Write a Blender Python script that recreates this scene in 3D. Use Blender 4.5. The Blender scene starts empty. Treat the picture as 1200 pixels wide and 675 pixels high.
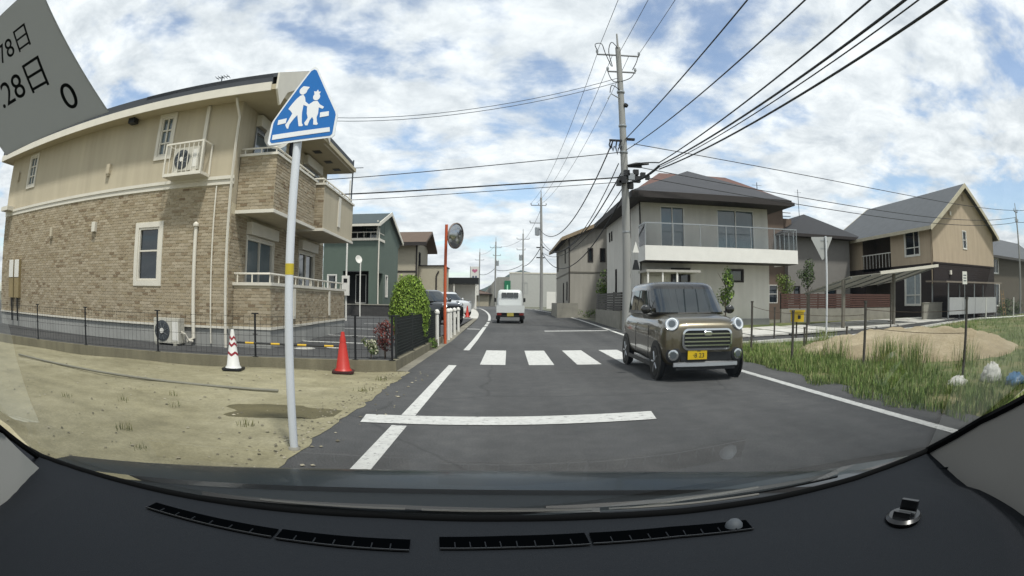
import bpy, math, random
from mathutils import Vector, Matrix
rnd = random.Random(7)
S = bpy.context.scene
COL = S.collection
R = math.radians

# ------------------------------------------------------------------ camera (wide fisheye dash camera)
cd = bpy.data.cameras.new('dash_camera'); cam = bpy.data.objects.new('dash_camera', cd); COL.objects.link(cam); S.camera = cam
cam.matrix_world = Matrix(((.9999492, -.0087264, -.0050445, 0), (-.0052457, -.0231939, -.9997172, 0), (.0086070, .9996929, -.0232385, 1.25), (0, 0, 0, 1)))
cd.type = 'PANO'
cd.panorama_type = 'FISHEYE_LENS_POLYNOMIAL'
cd.sensor_fit = 'HORIZONTAL'; cd.sensor_width = 36; cd.sensor_height = 20.25
cd.fisheye_fov = R(200)
cd.fisheye_polynomial_k0 = 0.0
cd.fisheye_polynomial_k1 = -0.046867163
cd.fisheye_polynomial_k2 = -0.00084011109
cd.fisheye_polynomial_k3 = 0.000081715214
cd.fisheye_polynomial_k4 = -0.0000037010778
cd.clip_start = 0.01; cd.clip_end = 3000

# ------------------------------------------------------------------ sky, sun, exposure
SUN_EL, SUN_AZ = R(62), R(150)          # azimuth clockwise from +Y: behind the car, to its right
wd = bpy.data.worlds.new('World'); S.world = wd; wd.use_nodes = True
nt = wd.node_tree; N = nt.nodes; LK = nt.links
bg = N['Background']; bg.inputs['Strength'].default_value = 0.075
sky = N.new('ShaderNodeTexSky'); sky.sky_type = 'NISHITA'; sky.sun_disc = False
sky.sun_elevation = SUN_EL; sky.sun_rotation = SUN_AZ; sky.air_density = 1.0; sky.dust_density = .8; sky.ozone_density = 1.4
tc = N.new('ShaderNodeTexCoord'); sep = N.new('ShaderNodeSeparateXYZ'); LK.new(tc.outputs['Generated'], sep.inputs[0])
def wmath(op, a, b=None):
    n = N.new('ShaderNodeMath'); n.operation = op
    for i, v in enumerate((a, b)):
        if v is None: continue
        if isinstance(v, (int, float)): n.inputs[i].default_value = v
        else: LK.new(v, n.inputs[i])
    return n.outputs[0]
zz = wmath('ADD', wmath('MAXIMUM', sep.outputs[2], 0.0), .22)
px = wmath('DIVIDE', sep.outputs[0], zz); py = wmath('DIVIDE', sep.outputs[1], zz)
cmb = N.new('ShaderNodeCombineXYZ'); LK.new(px, cmb.inputs[0]); LK.new(py, cmb.inputs[1]); cmb.inputs[2].default_value = 3.7
def wnoise(scale, detail, rough, dist=0.):
    n = N.new('ShaderNodeTexNoise'); n.inputs['Scale'].default_value = scale; n.inputs['Detail'].default_value = detail
    n.inputs['Roughness'].default_value = rough; n.inputs['Distortion'].default_value = dist
    LK.new(cmb.outputs[0], n.inputs['Vector']); return n
n1 = wnoise(2.5, 11, .57, .15); n2 = wnoise(.55, 3, .5); n3 = wnoise(6, 9, .62, .25)
cov = wmath('ADD', n1.outputs[0], wmath('MULTIPLY', wmath('SUBTRACT', n2.outputs[0], .5), .42))
ramp = N.new('ShaderNodeValToRGB'); ramp.color_ramp.elements[0].position = .33; ramp.color_ramp.elements[1].position = .5
ramp.color_ramp.elements[0].color = (.14, .14, .14, 1); ramp.color_ramp.interpolation = 'EASE'
LK.new(cov, ramp.inputs[0])
cr2 = N.new('ShaderNodeValToRGB'); cr2.color_ramp.elements[0].position = .3; cr2.color_ramp.elements[1].position = .7
cr2.color_ramp.elements[0].color = (5.6, 6.0, 6.5, 1); cr2.color_ramp.elements[1].color = (9.4, 9.6, 9.8, 1)
LK.new(n3.outputs[0], cr2.inputs[0])
mx = N.new('ShaderNodeMix'); mx.data_type = 'RGBA'
LK.new(ramp.outputs[0], mx.inputs[0]); sk = N.new('ShaderNodeVectorMath'); sk.operation = 'SCALE'; sk.inputs['Scale'].default_value = 1.5; LK.new(sky.outputs[0], sk.inputs[0]); LK.new(sk.outputs[0], mx.inputs[6]); LK.new(cr2.outputs[0], mx.inputs[7])
LK.new(mx.outputs[2], bg.inputs['Color'])
sl = bpy.data.lights.new('sun', 'SUN'); sl.energy = 2.4; sl.angle = R(5); sl.color = (1, .96, .9)
so = bpy.data.objects.new('sun', sl); COL.objects.link(so)
sd = Vector((math.sin(SUN_AZ)*math.cos(SUN_EL), math.cos(SUN_AZ)*math.cos(SUN_EL), math.sin(SUN_EL)))
so.rotation_euler = sd.to_track_quat('Z', 'Y').to_euler(); so.location = (0, -20, 60)
S.view_settings.view_transform = 'Standard'; S.view_settings.look = 'None'; S.view_settings.exposure = 0.8; S.view_settings.gamma = 1.0
S.view_settings.use_curve_mapping = False
S.render.engine = 'CYCLES'; S.cycles.use_denoising = True; S.cycles.max_bounces = 6; S.cycles.transparent_max_bounces = 12
S.cycles.diffuse_bounces = 3; S.cycles.glossy_bounces = 3; S.cycles.caustics_reflective = False; S.cycles.caustics_refractive = False

# ------------------------------------------------------------------ materials
def lin(h):
    h = h.lstrip('#'); o = []
    for i in (0, 2, 4):
        c = int(h[i:i+2], 16)/255; o.append(c/12.92 if c <= .04045 else ((c+.055)/1.055)**2.4)
    return (*o, 1)
MATS = {}
def mat(name, col, rough=.8, metal=0., var=.12, scale=3., bump=0., bscale=40., spec=.5, emit=None, estr=0., coat=0., streak=False, objrand=0., col2=None):
    if name in MATS: return MATS[name]
    m = bpy.data.materials.new(name); m.use_nodes = True; t = m.node_tree; nd = t.nodes; lk = t.links
    b = nd['Principled BSDF']; c = lin(col) if isinstance(col, str) else (*col, 1)
    b.inputs['Roughness'].default_value = rough; b.inputs['Metallic'].default_value = metal
    b.inputs['Specular IOR Level'].default_value = spec
    if coat: b.inputs['Coat Weight'].default_value = coat; b.inputs['Coat Roughness'].default_value = .04
    tcn = nd.new('ShaderNodeTexCoord')
    if var > 0:
        mp = nd.new('ShaderNodeMapping'); lk.new(tcn.outputs['Object'], mp.inputs[0])
        if streak: mp.inputs['Scale'].default_value = (1, 1, .18)
        a = nd.new('ShaderNodeTexNoise'); a.inputs['Scale'].default_value = scale; a.inputs['Detail'].default_value = 7; a.inputs['Roughness'].default_value = .62
        lk.new(mp.outputs[0], a.inputs['Vector'])
        r = nd.new('ShaderNodeValToRGB'); r.color_ramp.elements[0].position = .28; r.color_ramp.elements[1].position = .72
        lo = tuple(x*(1-var) for x in c[:3]); hi = tuple(min(1, x*(1+var)) for x in c[:3])
        if col2 is not None: hi = lin(col2)[:3]
        r.color_ramp.elements[0].color = (*lo, 1); r.color_ramp.elements[1].color = (*hi, 1)
        lk.new(a.outputs[0], r.inputs[0]); src = r.outputs[0]
        if objrand:
            oi = nd.new('ShaderNodeObjectInfo'); hs = nd.new('ShaderNodeHueSaturation')
            mr = nd.new('ShaderNodeMapRange'); mr.inputs[3].default_value = 1-objrand; mr.inputs[4].default_value = 1+objrand
            lk.new(oi.outputs['Random'], mr.inputs[0]); lk.new(mr.outputs[0], hs.inputs['Value']); lk.new(src, hs.inputs['Color']); src = hs.outputs[0]
        lk.new(src, b.inputs['Base Color'])
    else: b.inputs['Base Color'].default_value = c
    if bump:
        a = nd.new('ShaderNodeTexNoise'); a.inputs['Scale'].default_value = bscale; a.inputs['Detail'].default_value = 5
        lk.new(tcn.outputs['Object'], a.inputs['Vector'])
        bp = nd.new('ShaderNodeBump'); bp.inputs['Strength'].default_value = bump; bp.inputs['Distance'].default_value = .02
        lk.new(a.outputs[0], bp.inputs['Height']); lk.new(bp.outputs[0], b.inputs['Normal'])
    if emit: b.inputs['Emission Color'].default_value = lin(emit); b.inputs['Emission Strength'].default_value = estr
    MATS[name] = m; return m
def attr_mat(name, rough=.85, bump=.3, bscale=60, trans=False):
    m = bpy.data.materials.new(name); m.use_nodes = True; t = m.node_tree; b = t.nodes['Principled BSDF']
    b.inputs['Roughness'].default_value = rough; b.inputs['Specular IOR Level'].default_value = .3
    a = t.nodes.new('ShaderNodeAttribute'); a.attribute_name = 'Col'
    t.links.new(a.outputs['Color'], b.inputs['Base Color'])
    if bump:
        x = t.nodes.new('ShaderNodeTexNoise'); x.inputs['Scale'].default_value = bscale; q = t.nodes.new('ShaderNodeTexCoord')
        t.links.new(q.outputs['Object'], x.inputs['Vector']); bp = t.nodes.new('ShaderNodeBump'); bp.inputs['Strength'].default_value = bump; bp.inputs['Distance'].default_value = .01
        t.links.new(x.outputs[0], bp.inputs['Height']); t.links.new(bp.outputs[0], b.inputs['Normal'])
    MATS[name] = m; return m
def wave_mat(name, col, axis, scale, depth=.5, rough=.8, var=.12, vs=2.):
    """siding or roof courses: a plain colour with regular grooves as relief"""
    m = mat(name, col, rough, var=var, scale=vs); t = m.node_tree
    w = t.nodes.new('ShaderNodeTexWave'); w.bands_direction = axis; w.wave_profile = 'SAW'; w.inputs['Scale'].default_value = scale; w.inputs['Distortion'].default_value = .15
    q = t.nodes.new('ShaderNodeTexCoord'); t.links.new(q.outputs['Object'], w.inputs['Vector'])
    bp = t.nodes.new('ShaderNodeBump'); bp.inputs['Strength'].default_value = depth; bp.inputs['Distance'].default_value = .03
    t.links.new(w.outputs['Fac'], bp.inputs['Height']); t.links.new(bp.outputs[0], t.nodes['Principled BSDF'].inputs['Normal']); return m

leafm = attr_mat('leaf', .6, 0); brickm = attr_mat('brick_face', .85, .35, 45)
grassm = attr_mat('grass_blade', .7, 0)
def stain(m, amt):
    t = m.node_tree; b = t.nodes['Principled BSDF']; src = b.inputs['Base Color'].links[0].from_socket; q = t.nodes.new('ShaderNodeTexCoord'); mp = t.nodes.new('ShaderNodeMapping'); mp.inputs['Scale'].default_value = (4, 4, .35); t.links.new(q.outputs['Object'], mp.inputs[0])
    n = t.nodes.new('ShaderNodeTexNoise'); n.inputs['Scale'].default_value = 1; n.inputs['Detail'].default_value = 6; t.links.new(mp.outputs[0], n.inputs['Vector'])
    r = t.nodes.new('ShaderNodeMapRange'); r.inputs[1].default_value = .35; r.inputs[2].default_value = .65; r.inputs[3].default_value = 1-amt; r.inputs[4].default_value = 1+amt*.4; t.links.new(n.outputs[0], r.inputs[0])
    hs = t.nodes.new('ShaderNodeHueSaturation'); t.links.new(r.outputs[0], hs.inputs['Value']); t.links.new(src, hs.inputs['Color']); t.links.new(hs.outputs[0], b.inputs['Base Color']); return m
white_trim = mat('white_trim', '#cfcabd', .55, var=.06)
white_pvc = mat('white_pvc', '#d8d6cf', .4, var=.05)
stucco = mat('beige_stucco', '#b4aa94', .92, var=.07, scale=1.2, bump=.25, bscale=120, streak=True)
mortar = mat('mortar', '#c2b89f', .95, var=.1, scale=8)
stain(stucco, .07)
plinthm = mat('grey_plinth', '#92928e', .9, var=.14, scale=1.5, bump=.2, bscale=60)
roof_dark = wave_mat('charcoal_shingle', '#3c4046', 'Y', 1.2, .4, .75)
soffitm = mat('soffit', '#b2a88f', .85, var=.05)
darkglass = mat('window_glass', '#1d252b', .04, var=.25, scale=.8, spec=.9)
greyglass = mat('pale_window_glass', '#56646a', .06, var=.25, scale=1.1, spec=.9, streak=True)
curtain = mat('curtained_glass', '#8d979b', .1, var=.2, scale=5, spec=.8)
alu = mat('grey_aluminium', '#9a9d9e', .35, .7, var=.06)
black_metal = mat('black_metal', '#15171a', .45, .3, var=.15)
blackp = mat('black_plastic', '#101214', .5, var=.15)
rubber = mat('tyre_rubber', '#161616', .85, var=.1)
chrome = mat('chrome', '#c9ccce', .12, 1., var=.03)
silver = mat('silver_paint', '#a9abad', .3, .8, var=.04)
concrete = mat('concrete', '#8d8a80', .95, var=.16, scale=2.5, bump=.35, bscale=40)
concrete_old = mat('stained_concrete', '#6f6a58', .95, var=.3, scale=3, bump=.4, bscale=30, streak=True)
pole_conc = mat('pole_concrete', '#8f8f8c', .9, var=.08, scale=3, streak=True)
asphalt = None
paint = mat('road_paint', '#c6c6c2', .75, var=.14, scale=9, bump=.3, bscale=120)
def wear(m, col, sc, lo, hi):
    t = m.node_tree; b = t.nodes['Principled BSDF']; src = b.inputs['Base Color'].links[0].from_socket
    q = t.nodes.new('ShaderNodeTexCoord'); n = t.nodes.new('ShaderNodeTexNoise'); n.inputs['Scale'].default_value = sc; n.inputs['Detail'].default_value = 10; n.inputs['Roughness'].default_value = .75; t.links.new(q.outputs['Object'], n.inputs['Vector'])
    r = t.nodes.new('ShaderNodeMapRange'); r.inputs[1].default_value = lo; r.inputs[2].default_value = hi; t.links.new(n.outputs[0], r.inputs[0])
    x = t.nodes.new('ShaderNodeMix'); x.data_type = 'RGBA'; t.links.new(r.outputs[0], x.inputs[0]); t.links.new(src, x.inputs[6]); x.inputs[7].default_value = lin(col); t.links.new(x.outputs[2], b.inputs['Base Color'])
wear(paint, '#5c5c5a', 14, .54, .68)
cablem = mat('cable_black', '#1f2225', .6, var=.05)
wirem = mat('wire_grey', '#4a5057', .5, .3, var=.05)

# ------------------------------------------------------------------ mesh building
class MB:
    def __init__(s, tf=None): s.v = []; s.f = []; s.tf = tf; s.c = []; s.col = None
    def P(s, p):
        p = s.tf(*p) if s.tf else p
        s.v.append((p[0], p[1], p[2])); return len(s.v)-1
    def F(s, idx): s.f.append(tuple(idx)); s.c.append(s.col)
    def poly(s, pts): s.F([s.P(p) for p in pts]); return s
    def box(s, x0, x1, y0, y1, z0, z1):
        i = [s.P((x, y, z)) for x in (x0, x1) for y in (y0, y1) for z in (z0, z1)]
        for q in ((0, 1, 3, 2), (4, 6, 7, 5), (0, 4, 5, 1), (2, 3, 7, 6), (0, 2, 6, 4), (1, 5, 7, 3)): s.F([i[k] for k in q])
        return s
    def prism(s, pts, d):
        """polygon pts extruded by vector d"""
        n = len(pts); a = [s.P(p) for p in pts]; b = [s.P((p[0]+d[0], p[1]+d[1], p[2]+d[2])) for p in pts]
        s.F(a); s.F(b[::-1])
        for i in range(n): s.F((a[i], b[i], b[(i+1) % n], a[(i+1) % n]))
        return s
    def tube(s, pts, r, n=8, cap=True):
        pts = [Vector(p) for p in pts]; rs = r if isinstance(r, (list, tuple)) else [r]*len(pts); rings = []; up = None
        for i, p in enumerate(pts):
            d = (pts[min(i+1, len(pts)-1)]-pts[max(i-1, 0)])
            d = d.normalized() if d.length > 1e-9 else Vector((0, 0, 1))
            if up is None: up = d.orthogonal().normalized()
            up = (up - d*up.dot(d)); up = up.normalized() if up.length > 1e-6 else d.orthogonal().normalized()
            w = d.cross(up)
            rings.append([s.P(p+(up*math.cos(2*math.pi*k/n)+w*math.sin(2*math.pi*k/n))*rs[i]) for k in range(n)])
        for a, b in zip(rings, rings[1:]):
            for k in range(n): s.F((a[k], a[(k+1) % n], b[(k+1) % n], b[k]))
        if cap: s.F(rings[0][::-1]); s.F(rings[-1])
        return s
    def lathe(s, prof, o=(0, 0, 0), axis=(0, 0, 1), n=24):
        """prof: list of (radius, height along axis)"""
        ax = Vector(axis).normalized(); u = ax.orthogonal().normalized(); w = ax.cross(u); o = Vector(o); rings = []
        for r, h in prof: rings.append([s.P(o+ax*h+(u*math.cos(2*math.pi*k/n)+w*math.sin(2*math.pi*k/n))*max(r, 1e-4)) for k in range(n)])
        for a, b in zip(rings, rings[1:]):
            for k in range(n): s.F((a[k], a[(k+1) % n], b[(k+1) % n], b[k]))
        s.F(rings[0][::-1]); s.F(rings[-1]); return s
    def loft(s, rings, close=True, caps=True):
        ids = [[s.P(p) for p in r] for r in rings]; n = len(ids[0])
        for a, b in zip(ids, ids[1:]):
            for k in range(n if close else n-1): s.F((a[k], a[(k+1) % n], b[(k+1) % n], b[k]))
        if caps and close: s.F(ids[0][::-1]); s.F(ids[-1])
        return s
    def build(s, name, m, parent=None, smooth=False, fixn=True):
        me = bpy.data.meshes.new(name); me.from_pydata(s.v, [], s.f); me.update()
        if any(c is not None for c in s.c):
            at = me.color_attributes.new('Col', 'FLOAT_COLOR', 'CORNER'); d = []
            for p, c in zip(me.polygons, s.c): d.extend(list((*c, 1.))*p.loop_total)
            at.data.foreach_set('color', d)
        if fixn and len(s.f) < 60000:
            import bmesh
            b = bmesh.new(); b.from_mesh(me); bmesh.ops.recalc_face_normals(b, faces=b.faces); b.to_mesh(me); b.free()
        if smooth:
            me.polygons.foreach_set('use_smooth', [True]*len(me.polygons))
            if smooth != 'all':
                try: me.set_sharp_from_angle(angle=R(38))
                except Exception: pass
        me.materials.append(m); o = bpy.data.objects.new(name, me); COL.objects.link(o)
        if parent: o.parent = parent
        return o
def tag(o, label=None, cat=None, group=None, kind=None):
    if label: o['label'] = label
    if cat: o['category'] = cat
    if group: o['group'] = group
    if kind: o['kind'] = kind
    return o
def thing(name, label, cat, loc=(0, 0, 0), rz=0., group=None):
    o = bpy.data.objects.new(name, None); COL.objects.link(o); o.location = loc; o.rotation_euler = (0, 0, rz); o.empty_display_size = .2
    return tag(o, label, cat, group)
def copy_tree(o, parent=None):
    c = o.copy(); COL.objects.link(c); c.parent = parent
    for ch in list(o.children): copy_tree(ch, c)
    return c
def face(ox, oy, oz, ang):
    """wall frame: u along the wall, w outward, v up"""
    c, s_ = math.cos(R(ang)), math.sin(R(ang))
    return lambda u, w, v: (ox+u*c+w*s_, oy+u*s_-w*c, oz+v)
def wall(fr, u0, u1, v0, v1, holes=(), depth=.12, top=None):
    """one wall sheet with real openings and reveals; holes = (u0,u1,v0,v1)"""
    m = MB(fr); us = sorted({u0, u1, *[h[0] for h in holes], *[h[1] for h in holes]}); vs = sorted({v0, v1, *[h[2] for h in holes], *[h[3] for h in holes]})
    us = [u for u in us if u0 <= u <= u1]; vs = [v for v in vs if v0 <= v <= v1]
    for a, b in zip(us, us[1:]):
        for c, d in zip(vs, vs[1:]):
            if any(h[0] <= (a+b)/2 <= h[1] and h[2] <= (c+d)/2 <= h[3] for h in holes): continue
            m.poly([(a, 0, c), (b, 0, c), (b, 0, d), (a, 0, d)])
    for h in holes:
        a, b, c, d = h
        m.poly([(a, 0, c), (a, -depth, c), (a, -depth, d), (a, 0, d)]); m.poly([(b, 0, c), (b, 0, d), (b, -depth, d), (b, -depth, c)])
        m.poly([(a, 0, c), (b, 0, c), (b, -depth, c), (a, -depth, c)]); m.poly([(a, 0, d), (a, -depth, d), (b, -depth, d), (b, 0, d)])
    if top: m.poly(top)
    return m
def window(parent, fr, u0, u1, v0, v1, fm, gm, bars_u=(), bars_v=(), trim=0., bw=.045, depth=.1, sill=False):
    """window > frame (outer bars, mullions), pane, optional surround"""
    m = MB(fr)
    for a, b, c, d in ((u0, u0+bw, v0, v1), (u1-bw, u1, v0, v1), (u0+bw, u1-bw, v0, v0+bw), (u0+bw, u1-bw, v1-bw, v1)): m.box(a, b, -depth+.012, .012, c, d)
    for f_ in bars_u: x = u0+(u1-u0)*f_; m.box(x-bw*.4, x+bw*.4, -depth+.022, -.01, v0+bw, v1-bw)
    for f_ in bars_v: z = v0+(v1-v0)*f_; m.box(u0+bw, u1-bw, -depth+.024, -.012, z-bw*.4, z+bw*.4)
    if trim:
        t = trim
        for a, b, c, d in ((u0-t, u0-.004, v0-t, v1+t), (u1+.004, u1+t, v0-t, v1+t), (u0-.004, u1+.004, v0-t, v0-.004), (u0-.004, u1+.004, v1+.004, v1+t)): m.box(a, b, 0.001, .035, c, d)
    if sill: m.box(u0-.05, u1+.05, .002, .07, v0-.05, v0-.006)
    w = m.build('window', fm, parent)
    MB(fr).box(u0+bw*.5, u1-bw*.5, -depth+.03, -depth+.04, v0+bw*.5, v1-bw*.5).build('pane', gm, w)
    return w
def slab(m, pts, t):
    return m.prism(pts, (0, 0, -t))
def hip_roof(parent, x0, x1, y0, y1, z, h, t, m, fm, axis='x', inset=None, name='roof'):
    L = (y1-y0)/2 if axis == 'x' else (x1-x0)/2
    i = L if inset is None else inset
    if axis == 'x': ra, rb = (x0+i, (y0+y1)/2, z+h), (x1-i, (y0+y1)/2, z+h)
    else: ra, rb = ((x0+x1)/2, y0+i, z+h), ((x0+x1)/2, y1-i, z+h)
    A, B, C, D = (x0, y0, z), (x1, y0, z), (x1, y1, z), (x0, y1, z); b = MB()
    if axis == 'x':
        for q in ((A, B, rb, ra), (B, C, rb), (C, D, ra, rb), (D, A, ra)): b.poly(q)
    else:
        for q in ((A, B, ra), (B, C, rb, ra), (C, D, rb), (D, A, ra, rb)): b.poly(q)
    b.poly([A, B, C, D][::-1])
    r = b.build(name, m, parent, fixn=False)
    e = MB(); o = .02
    e.box(x0-o, x1+o, y0-o, y1+o, z-t, z-.004); e.build('fascia', fm, r)
    return r
def gable_roof(parent, x0, x1, y0, y1, z, h, t, m, fm, axis='y', name='roof', vw=.07):
    b = MB(); e = MB()
    if axis == 'y':
        xm = (x0+x1)/2
        slab(b, [(x0, y0, z), (xm, y0, z+h), (xm, y1, z+h), (x0, y1, z)], t); slab(b, [(xm, y0, z+h), (x1, y0, z), (x1, y1, z), (xm, y1, z+h)], t)
        for ya, yb in ((y0-.05, y0-.004), (y1+.004, y1+.05)):
            for xa, xb in ((x0, xm), (x1, xm)):
                e.prism([(xa, ya, z+.03), (xb, ya, z+h+.03), (xb, ya, z+h-t-vw), (xa, ya, z-t-vw)], (0, yb-ya, 0))
        for xa in (x0-.05, x1+.004): e.box(xa, xa+.046, y0-.05, y1+.05, z-t-.06, z-.01)
    else:
        ym = (y0+y1)/2
        slab(b, [(x0, y0, z), (x1, y0, z), (x1, ym, z+h), (x0, ym, z+h)], t); slab(b, [(x0, ym, z+h), (x1, ym, z+h), (x1, y1, z), (x0, y1, z)], t)
        for xa, xb in ((x0-.05, x0-.004), (x1+.004, x1+.05)):
            for ya, yb in ((y0, ym), (y1, ym)):
                e.prism([(xa, ya, z+.03), (xa, yb, z+h+.03), (xa, yb, z+h-t-vw), (xa, ya, z-t-vw)], (xb-xa, 0, 0))
        for ya in (y0-.05, y1+.004): e.box(x0-.05, x1+.05, ya, ya+.046, z-t-.06, z-.01)
    r = b.build(name, m, parent); e.build('verge_board', fm, r); return r
def text_mesh(name, s, size, m, parent, M4, extrude=.001, align='CENTER'):
    c = bpy.data.curves.new(name, 'FONT'); c.body = s; c.size = size; c.extrude = extrude; c.align_x = align; c.align_y = 'CENTER'
    o = bpy.data.objects.new(name, c); COL.objects.link(o); dg = bpy.context.evaluated_depsgraph_get(); dg.update()
    me = bpy.data.meshes.new_from_object(o.evaluated_get(dg)); bpy.data.objects.remove(o)
    o = bpy.data.objects.new(name, me); COL.objects.link(o); me.materials.clear(); me.materials.append(m); o.parent = parent; o.matrix_local = M4; return o

def h(y):
    """the road climbs gently beyond the crossing"""
    return 0. if y < 18 else (.012*(y-18) if y < 60 else .504)
def bend(y): return 0. if y < 28 else (-.0017*(y-28)**2 if y < 75 else -3.76-.16*(y-75))

# ------------------------------------------------------------------ the setting: ground, road, lots
def ground_mat(name, stops, scale, bump, bscale, speck=0., rough=.95, big=.35):
    m = bpy.data.materials.new(name); m.use_nodes = True; t = m.node_tree; nd = t.nodes; lk = t.links; b = nd['Principled BSDF']; b.inputs['Roughness'].default_value = rough
    b.inputs['Specular IOR Level'].default_value = .3
    q = nd.new('ShaderNodeTexCoord'); a = nd.new('ShaderNodeTexNoise'); a.inputs['Scale'].default_value = scale; a.inputs['Detail'].default_value = 9; a.inputs['Roughness'].default_value = .65
    a2 = nd.new('ShaderNodeTexNoise'); a2.inputs['Scale'].default_value = big; a2.inputs['Detail'].default_value = 4
    lk.new(q.outputs['Object'], a.inputs['Vector']); lk.new(q.outputs['Object'], a2.inputs['Vector'])
    mxn = nd.new('ShaderNodeMath'); mxn.operation = 'MULTIPLY_ADD'; mxn.inputs[1].default_value = .5
    hf = nd.new('ShaderNodeMath'); hf.operation = 'MULTIPLY'; hf.inputs[1].default_value = .5
    lk.new(a2.outputs[0], hf.inputs[0]); lk.new(a.outputs[0], mxn.inputs[0]); lk.new(hf.outputs[0], mxn.inputs[2])
    r = nd.new('ShaderNodeValToRGB'); cr = r.color_ramp
    while len(cr.elements) < len(stops): cr.elements.new(.5)
    for e, (p, c) in zip(cr.elements, stops): e.position = p; e.color = lin(c)
    lk.new(mxn.outputs[0], r.inputs[0]); src = r.outputs[0]
    f = nd.new('ShaderNodeTexNoise'); f.inputs['Scale'].default_value = bscale; f.inputs['Detail'].default_value = 3; lk.new(q.outputs['Object'], f.inputs['Vector'])
    if speck:
        rr = nd.new('ShaderNodeMapRange'); rr.inputs[1].default_value = .3; rr.inputs[2].default_value = .7; rr.inputs[3].default_value = 1-speck; rr.inputs[4].default_value = 1+speck
        lk.new(f.outputs[0], rr.inputs[0]); hs = nd.new('ShaderNodeHueSaturation'); lk.new(rr.outputs[0], hs.inputs['Value']); lk.new(src, hs.inputs['Color']); src = hs.outputs[0]
    lk.new(src, b.inputs['Base Color'])
    bp = nd.new('ShaderNodeBump'); bp.inputs['Strength'].default_value = bump; bp.inputs['Distance'].default_value = .01; lk.new(f.outputs[0], bp.inputs['Height']); lk.new(bp.outputs[0], b.inputs['Normal'])
    MATS[name] = m; return m
asphalt = ground_mat('asphalt', [(.33, '#424343'), (.5, '#4d4d4d'), (.66, '#585857')], 4, .6, 85, .42, .85)
def cracks(m, sc, wdt, dark):
    t = m.node_tree; b = t.nodes['Principled BSDF']; src = b.inputs['Base Color'].links[0].from_socket; q = t.nodes.new('ShaderNodeTexCoord')
    n = t.nodes.new('ShaderNodeTexNoise'); n.inputs['Scale'].default_value = 1.1; n.inputs['Detail'].default_value = 6; t.links.new(q.outputs['Object'], n.inputs['Vector'])
    mv = t.nodes.new('ShaderNodeMix'); mv.data_type = 'RGBA'; mv.inputs[0].default_value = .25; t.links.new(q.outputs['Object'], mv.inputs[6]); t.links.new(n.outputs['Color'], mv.inputs[7])
    v = t.nodes.new('ShaderNodeTexVoronoi'); v.feature = 'DISTANCE_TO_EDGE'; v.inputs['Scale'].default_value = sc; t.links.new(mv.outputs[2], v.inputs['Vector'])
    r = t.nodes.new('ShaderNodeMapRange'); r.inputs[1].default_value = 0; r.inputs[2].default_value = wdt; r.inputs[3].default_value = dark; r.inputs[4].default_value = 1; t.links.new(v.outputs['Distance'], r.inputs[0])
    hs = t.nodes.new('ShaderNodeHueSaturation'); t.links.new(r.outputs[0], hs.inputs['Value']); t.links.new(src, hs.inputs['Color']); t.links.new(hs.outputs[0], b.inputs['Base Color'])
def streaks(m, sx, sy, amt, det=5):
    t = m.node_tree; b = t.nodes['Principled BSDF']; src = b.inputs['Base Color'].links[0].from_socket; q = t.nodes.new('ShaderNodeTexCoord'); mp = t.nodes.new('ShaderNodeMapping'); mp.inputs['Scale'].default_value = (sx, sy, 1); t.links.new(q.outputs['Object'], mp.inputs[0])
    n = t.nodes.new('ShaderNodeTexNoise'); n.inputs['Scale'].default_value = 1; n.inputs['Detail'].default_value = det; t.links.new(mp.outputs[0], n.inputs['Vector'])
    r = t.nodes.new('ShaderNodeMapRange'); r.inputs[1].default_value = .3; r.inputs[2].default_value = .7; r.inputs[3].default_value = 1-amt; r.inputs[4].default_value = 1+amt; t.links.new(n.outputs[0], r.inputs[0])
    hs = t.nodes.new('ShaderNodeHueSaturation'); t.links.new(r.outputs[0], hs.inputs['Value']); t.links.new(src, hs.inputs['Color']); t.links.new(hs.outputs[0], b.inputs['Base Color'])
cracks(asphalt, .3, .007, .75); streaks(asphalt, 1.5, .06, .16)
asphalt_lot = ground_mat('lot_asphalt', [(.35, '#3a3a3a'), (.5, '#464646'), (.66, '#525251')], 3, .5, 120, .2, .9)
sandm = ground_mat('sand', [(.33, '#6f6952'), (.45, '#868066'), (.55, '#908a70'), (.68, '#9c967d')], 1.6, .6, 30, .12, .95, .5)
streaks(sandm, .35, 1.6, .12); streaks(sandm, 5, 5, .1, 9)
moundm = ground_mat('mound_sand', [(.35, '#857860'), (.5, '#96896f'), (.65, '#a4987f')], 2.2, .7, 18, .14)
dampm = ground_mat('damp_sand', [(.35, '#4f4a35'), (.5, '#5d573e'), (.65, '#6d6649')], 2.5, .4, 40, .1, .7)
fieldm = ground_mat('field_soil', [(.35, '#4c5730'), (.48, '#626a42'), (.56, '#77734f'), (.7, '#8d8362')], 1.3, .7, 20, .2)
groundm = ground_mat('base_ground', [(.35, '#545745'), (.5, '#66675a'), (.65, '#77756a')], .8, .5, 12, .1)
concpad = ground_mat('pale_concrete', [(.35, '#aeaca4'), (.5, '#bfbdb6'), (.65, '#cdcbc5')], 2, .3, 60, .08, .9)
gutter = ground_mat('gutter_concrete', [(.35, '#6b685e'), (.5, '#7d796d'), (.65, '#8d897c')], 3, .5, 50, .15, .95)

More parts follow.
